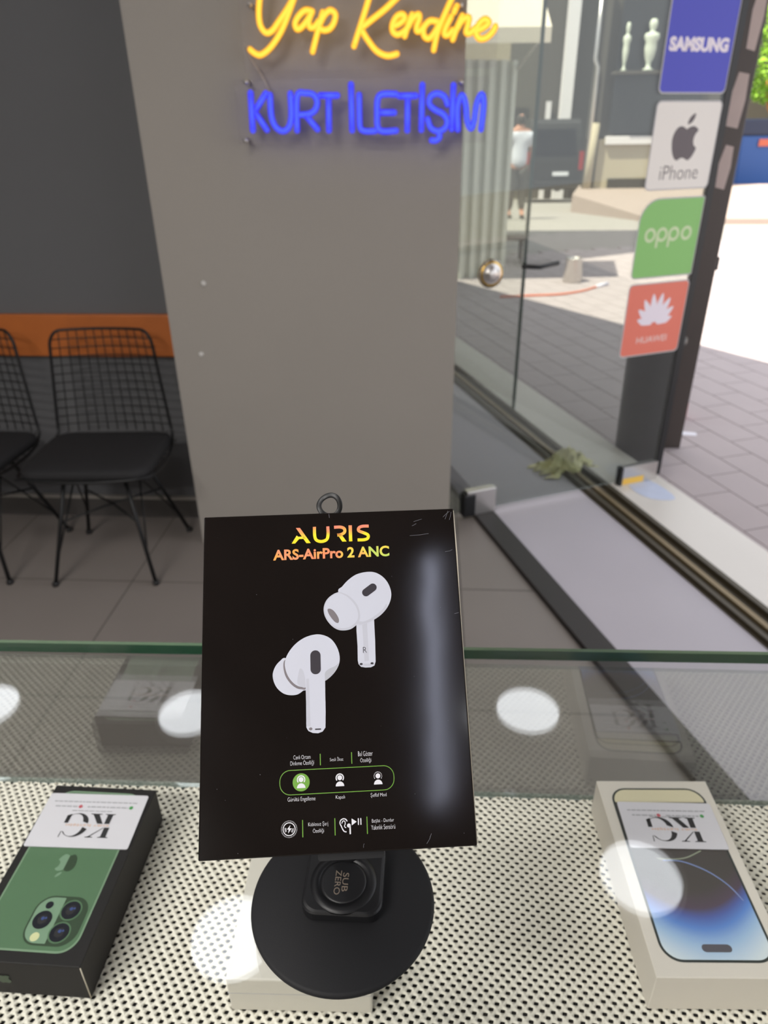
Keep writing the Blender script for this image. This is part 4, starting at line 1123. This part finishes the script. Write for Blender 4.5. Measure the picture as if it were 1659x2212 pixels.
add_poly(k, s2([(55.4, -34.3), (52.7, -35.4), (50.6, -37.4), (49.6, -40.1), (49.9, -42.7), (51.0, -45.1), (52.8, -47.1), (54.8, -48.3), (57, -48.6), (59.5, -48.2), (61.4, -47), (62.6, -45.6), (63.1, -43.8), (62.7, -41.2), (61.5, -38.8), (59.3, -36.3), (57.2, -34.9)]), M['bud'], z + .0001)
add_poly(k, s2([(51.62, -40.49), (53.06, -41.28), (54.46, -43.17), (55.21, -45.01), (54.91, -46.38), (53.65, -46.03), (52.07, -44.15), (51.03, -42.29), (50.7, -40.82)]), M['bud_hole'], z + .00012)
ang = math.radians(35)
pts = [(68.1 + x * math.cos(ang) - y * math.sin(ang), -33.45 + x * math.sin(ang) + y * math.cos(ang)) for x, y in rr(-3.35, -1.6, 3.35, 1.6, 1.59)]
add_poly(k, pts, M['bud_dk'], z + .00012)
for (x, y) in ((63.6, -63.2), (68.0, -63.1)): add_poly(k, circ(x, y, .62, 14, .42), M['bud_dk'], z + .00012)
add_poly(k, rr(64.4, -63.9, 67.4, -63.1, .4), M['bud_mid'], z + .00012)
k.text('R', .06455, -.0588, .06605, -.0565, z + .00012, M['bud_dk'], bold=-.015)
k.build('right_earbud_picture', eb)
k = MB()
add_poly(k, s2([(33.51, -59.56), (31.08, -60.68), (29.28, -62.7), (28.27, -65.44), (28.53, -68.23), (29.92, -71.06), (32.37, -73.24), (35.18, -74.06), (38.01, -73.85), (40.15, -72.58), (41.23, -71.6), (38, -64)]), M['bud'], z)
add_poly(k, s2([(33.2, -60.2), (32.48, -62.49), (33.2, -66.38), (35.2, -69.5), (37.5, -71.4), (39.45, -71.95), (41.3, -71.7), (40, -66), (36, -60)]), M['bud_hole'], z + .00002)
add_poly(k, s2([(33.51, -59.56), (35.41, -56.29), (38.32, -53.41), (41.95, -51.43), (45.93, -50.65), (49.17, -51.23), (52.01, -52.96), (54.09, -56.09), (55.06, -59.68), (54.72, -62.83), (53.09, -65.73), (50.9, -67.9), (49.01, -69.13), (45, -72), (41.22, -71.3), (38.3, -70.7), (36.0, -69.0), (34.1, -66.2), (33.1, -62.6)]), M['bud'], z + .00004)
add_poly(k, s2([(49.05, -66), (50.6, -64.6), (53.0, -63.6), (54.6, -62.6), (53.0, -65.7), (50.9, -67.8), (49.0, -69.0)]), M['bud_lo'], z + .00005)
add_poly(k, s2([(39.2, -63.8), (40.4, -65.0), (41.1, -68), (41.2, -71.2), (39.6, -71.0), (38.0, -69.5), (38.4, -66)]), M['bud_mid'], z + .00005)
add_poly(k, [(41.0, -66), (41.24, -70.56), (41.3, -77.44), (41.23, -86.58), (41.98, -87.96), (43.71, -88.79), (45.8, -88.99), (47.56, -88.41), (48.71, -86.95), (48.92, -81.22), (48.95, -74.38), (49.01, -69.13), (48.9, -66)], M['bud'], z + .00006)
add_poly(k, [(41.5, -68), (42.6, -68), (42.9, -86.2), (41.5, -86.2)], M['bud_mid'], z + .00007)
add_poly(k, [(x, y) for x, y in rr(43.3, -66.4, 47.4, -57.0, 2.0)], M['bud_dk'], z + .0001)
add_poly(k, circ(42.9, -87.2, .7, 14, .55), M['bud_hole'], z + .0001); add_poly(k, rr(44.6, -87.7, 47.0, -87.2, .25), M['bud_dk'], z + .0001)
k.build('left_earbud_picture', eb)
# feature texts
k = MB()
def tx(b, x0, y0, x1, y1): k.text(b, x0 / 1000, y0 / 1000, x1 / 1000, y1 / 1000, z, M['white_print'], bold=-.012)
tx('Canlı Ortam', 36.0, -98.3, 42.6, -96.8)
tx('Dinleme Özelliği', 34.8, -100.9, 43.95, -98.6)
tx('Sesli İkaz', 50.1, -99.6, 55.3, -98.0)
tx('Bul Göster', 61.1, -98.3, 66.8, -96.5)
tx('Özelliği', 61.9, -101.0, 66.15, -98.8)
tx('Gürültü Engelleme', 33.6, -113.95, 44.2, -112.0)
tx('Kapalı', 52.0, -113.8, 55.5, -112.15)
tx('Şeffaf Mod', 65.4, -113.75, 71.5, -112.0)
tx('Kablosuz Şarj', 41.3, -123.05, 48.8, -121.2)
tx('Özelliği', 43.0, -125.4, 47.2, -123.4)
tx('Başlat - Durdur', 65.5, -122.9, 73.95, -121.3)
tx('Yakınlık Sensörü', 65.15, -125.1, 74.3, -123.4)
k.build('feature_lettering', eb)
k = MB()
for (x, y0_, y1_) in ((46.4, -100.9, -96.66), (58.58, -100.9, -96.66), (39.16, -126.35, -120.27), (51.41, -126.35, -120.27), (63.65, -126.41, -120.3)):
    add_poly(k, [(x - .17, y0_), (x + .17, y0_), (x + .17, y1_), (x - .17, y1_)], M['green_ink'])
k.stroke(mm(rr(30.68, -111.1, 74.7, -102.23, 4.0, 10)), .00028, z, M['green_ink'], closed=True)
add_poly(k, circ(38.86, -106.75, 3.28), M['green_ink'], z)
k.build('green_line_print', eb)
k = MB(); zi = z + .00003
for (cx, cy, dot) in ((38.85, -106.1, 0), (53.75, -106.15, 0), (68.5, -106.2, 1)):
    add_poly(k, circ(cx, cy + .45 - .1, .92), M['white_print'], zi)
    if not dot: k.stroke(mm([(cx + 1.42 * math.cos(math.radians(a)), cy + .3 + 1.42 * math.sin(math.radians(a))) for a in range(-40, 221, 13)]), .00042, zi, M['white_print'])
    else:
        for a in range(-30, 211, 20): add_poly(k, circ(cx + 1.5 * math.cos(math.radians(a)), cy + .3 + 1.5 * math.sin(math.radians(a)), .16, 8), M['white_print'], zi)
    add_poly(k, [(cx + 1.65 * math.cos(math.radians(a)), cy - 2.75 + 1.75 * math.sin(math.radians(a))) for a in range(0, 181, 15)], M['white_print'], zi)
# charging icon
cx, cy = 34.04, -123.25
k.stroke(mm(circ(cx, cy, 2.25)), .00032, zi, M['white_print'], closed=True)
for a in range(0, 360, 9):
    c_, s_ = math.cos(math.radians(a)), math.sin(math.radians(a)); k.stroke(mm([(cx + 2.7 * c_, cy + 2.7 * s_), (cx + 3.1 * c_, cy + 3.1 * s_)]), .00013, zi, M['white_print'])
add_poly(k, [(cx + .5, cy + 1.4), (cx - .9, cy - .1), (cx - .15, cy - .1), (cx - .4, cy - 1.5), (cx + 1.0, cy + .25), (cx + .15, cy + .25)], M['white_print'], zi)
for r_ in (1.2, 1.6):
    for a0_ in (160, -50): k.stroke(mm([(cx + r_ * math.cos(math.radians(a)), cy + r_ * math.sin(math.radians(a))) for a in range(a0_, a0_ + 61, 12)]), .00018, zi, M['white_print'])
# ear, earbud, play and pause
k.stroke(mm(s2([(55.75, -125.3), (54.9, -125.1), (54.3, -124.3), (53.8, -123.2), (53.35, -122.2), (53.6, -121.2), (54.5, -120.65), (55.5, -120.8), (56.1, -121.6)], False)), .0004, zi, M['white_print'])
k.stroke(mm(s2([(54.0, -122.3), (54.5, -121.4), (55.2, -121.6), (55.3, -122.5), (55.0, -123.3), (55.6, -123.9)], False)), .00032, zi, M['white_print'])
add_poly(k, circ(56.7, -123.1, .72, 20), M['white_print'], zi); add_poly(k, rr(56.85, -126.2, 57.4, -123.0, .25), M['white_print'], zi)
add_poly(k, [(57.8, -120.66), (57.8, -123.11), (59.7, -121.9)], M['white_print'], zi)
add_poly(k, rr(60.15, -123.1, 60.55, -120.7, .15), M['white_print'], zi); add_poly(k, rr(61.1, -123.1, 61.5, -120.7, .15), M['white_print'], zi)
k.build('icon_print', eb)
k = MB(); rnd = random.Random(5)
for (x0_, y0_, x1_, y1_) in ((103.5, -1.2, 100.6, -3.6), (102.8, -1.0, 101.4, -4.6), (104.2, -1.5, 103.2, -5.0), (88.0, -5.2, 91.5, -4.2), (87.2, -7.0, 89.0, -6.1), (100.5, -18.6, 103.6, -17.8), (86.0, -11.2, 94.0, -10.6), (52.3, -.6, 52.4, -2.2), (104.4, -44.2, 102.6, -44.6), (62.0, -131.2, 62.3, -129.8), (86.0, -131.0, 88.0, -127.5)):
    k.stroke(mm([(x0_, y0_), ((x0_ + x1_) / 2 + rnd.uniform(-.3, .3), (y0_ + y1_) / 2 + rnd.uniform(-.3, .3)), (x1_, y1_)]), .00012, z, M['scuff'])
for _ in range(26):
    x0_, y0_ = rnd.uniform(2, 103), rnd.uniform(-131, -2); k.flat(mm(circ(x0_, y0_, rnd.uniform(.06, .13), 6)), z, M['scuff'])
k.build('scuff_marks', eb, kind='stuff')
# rubber hanging loop on top
k = MB(); pts = [(.0525 + .0045 * math.cos(2 * PI * i / 36), .0042 + .0046 * math.sin(2 * PI * i / 36), -.004 + .0012 * math.sin(4 * PI * i / 36)) for i in range(36)]
k.tube(pts, .00045, M['black_plastic'], 10, closed=True, flatten=2.6); k.build('hanging_loop', eb)
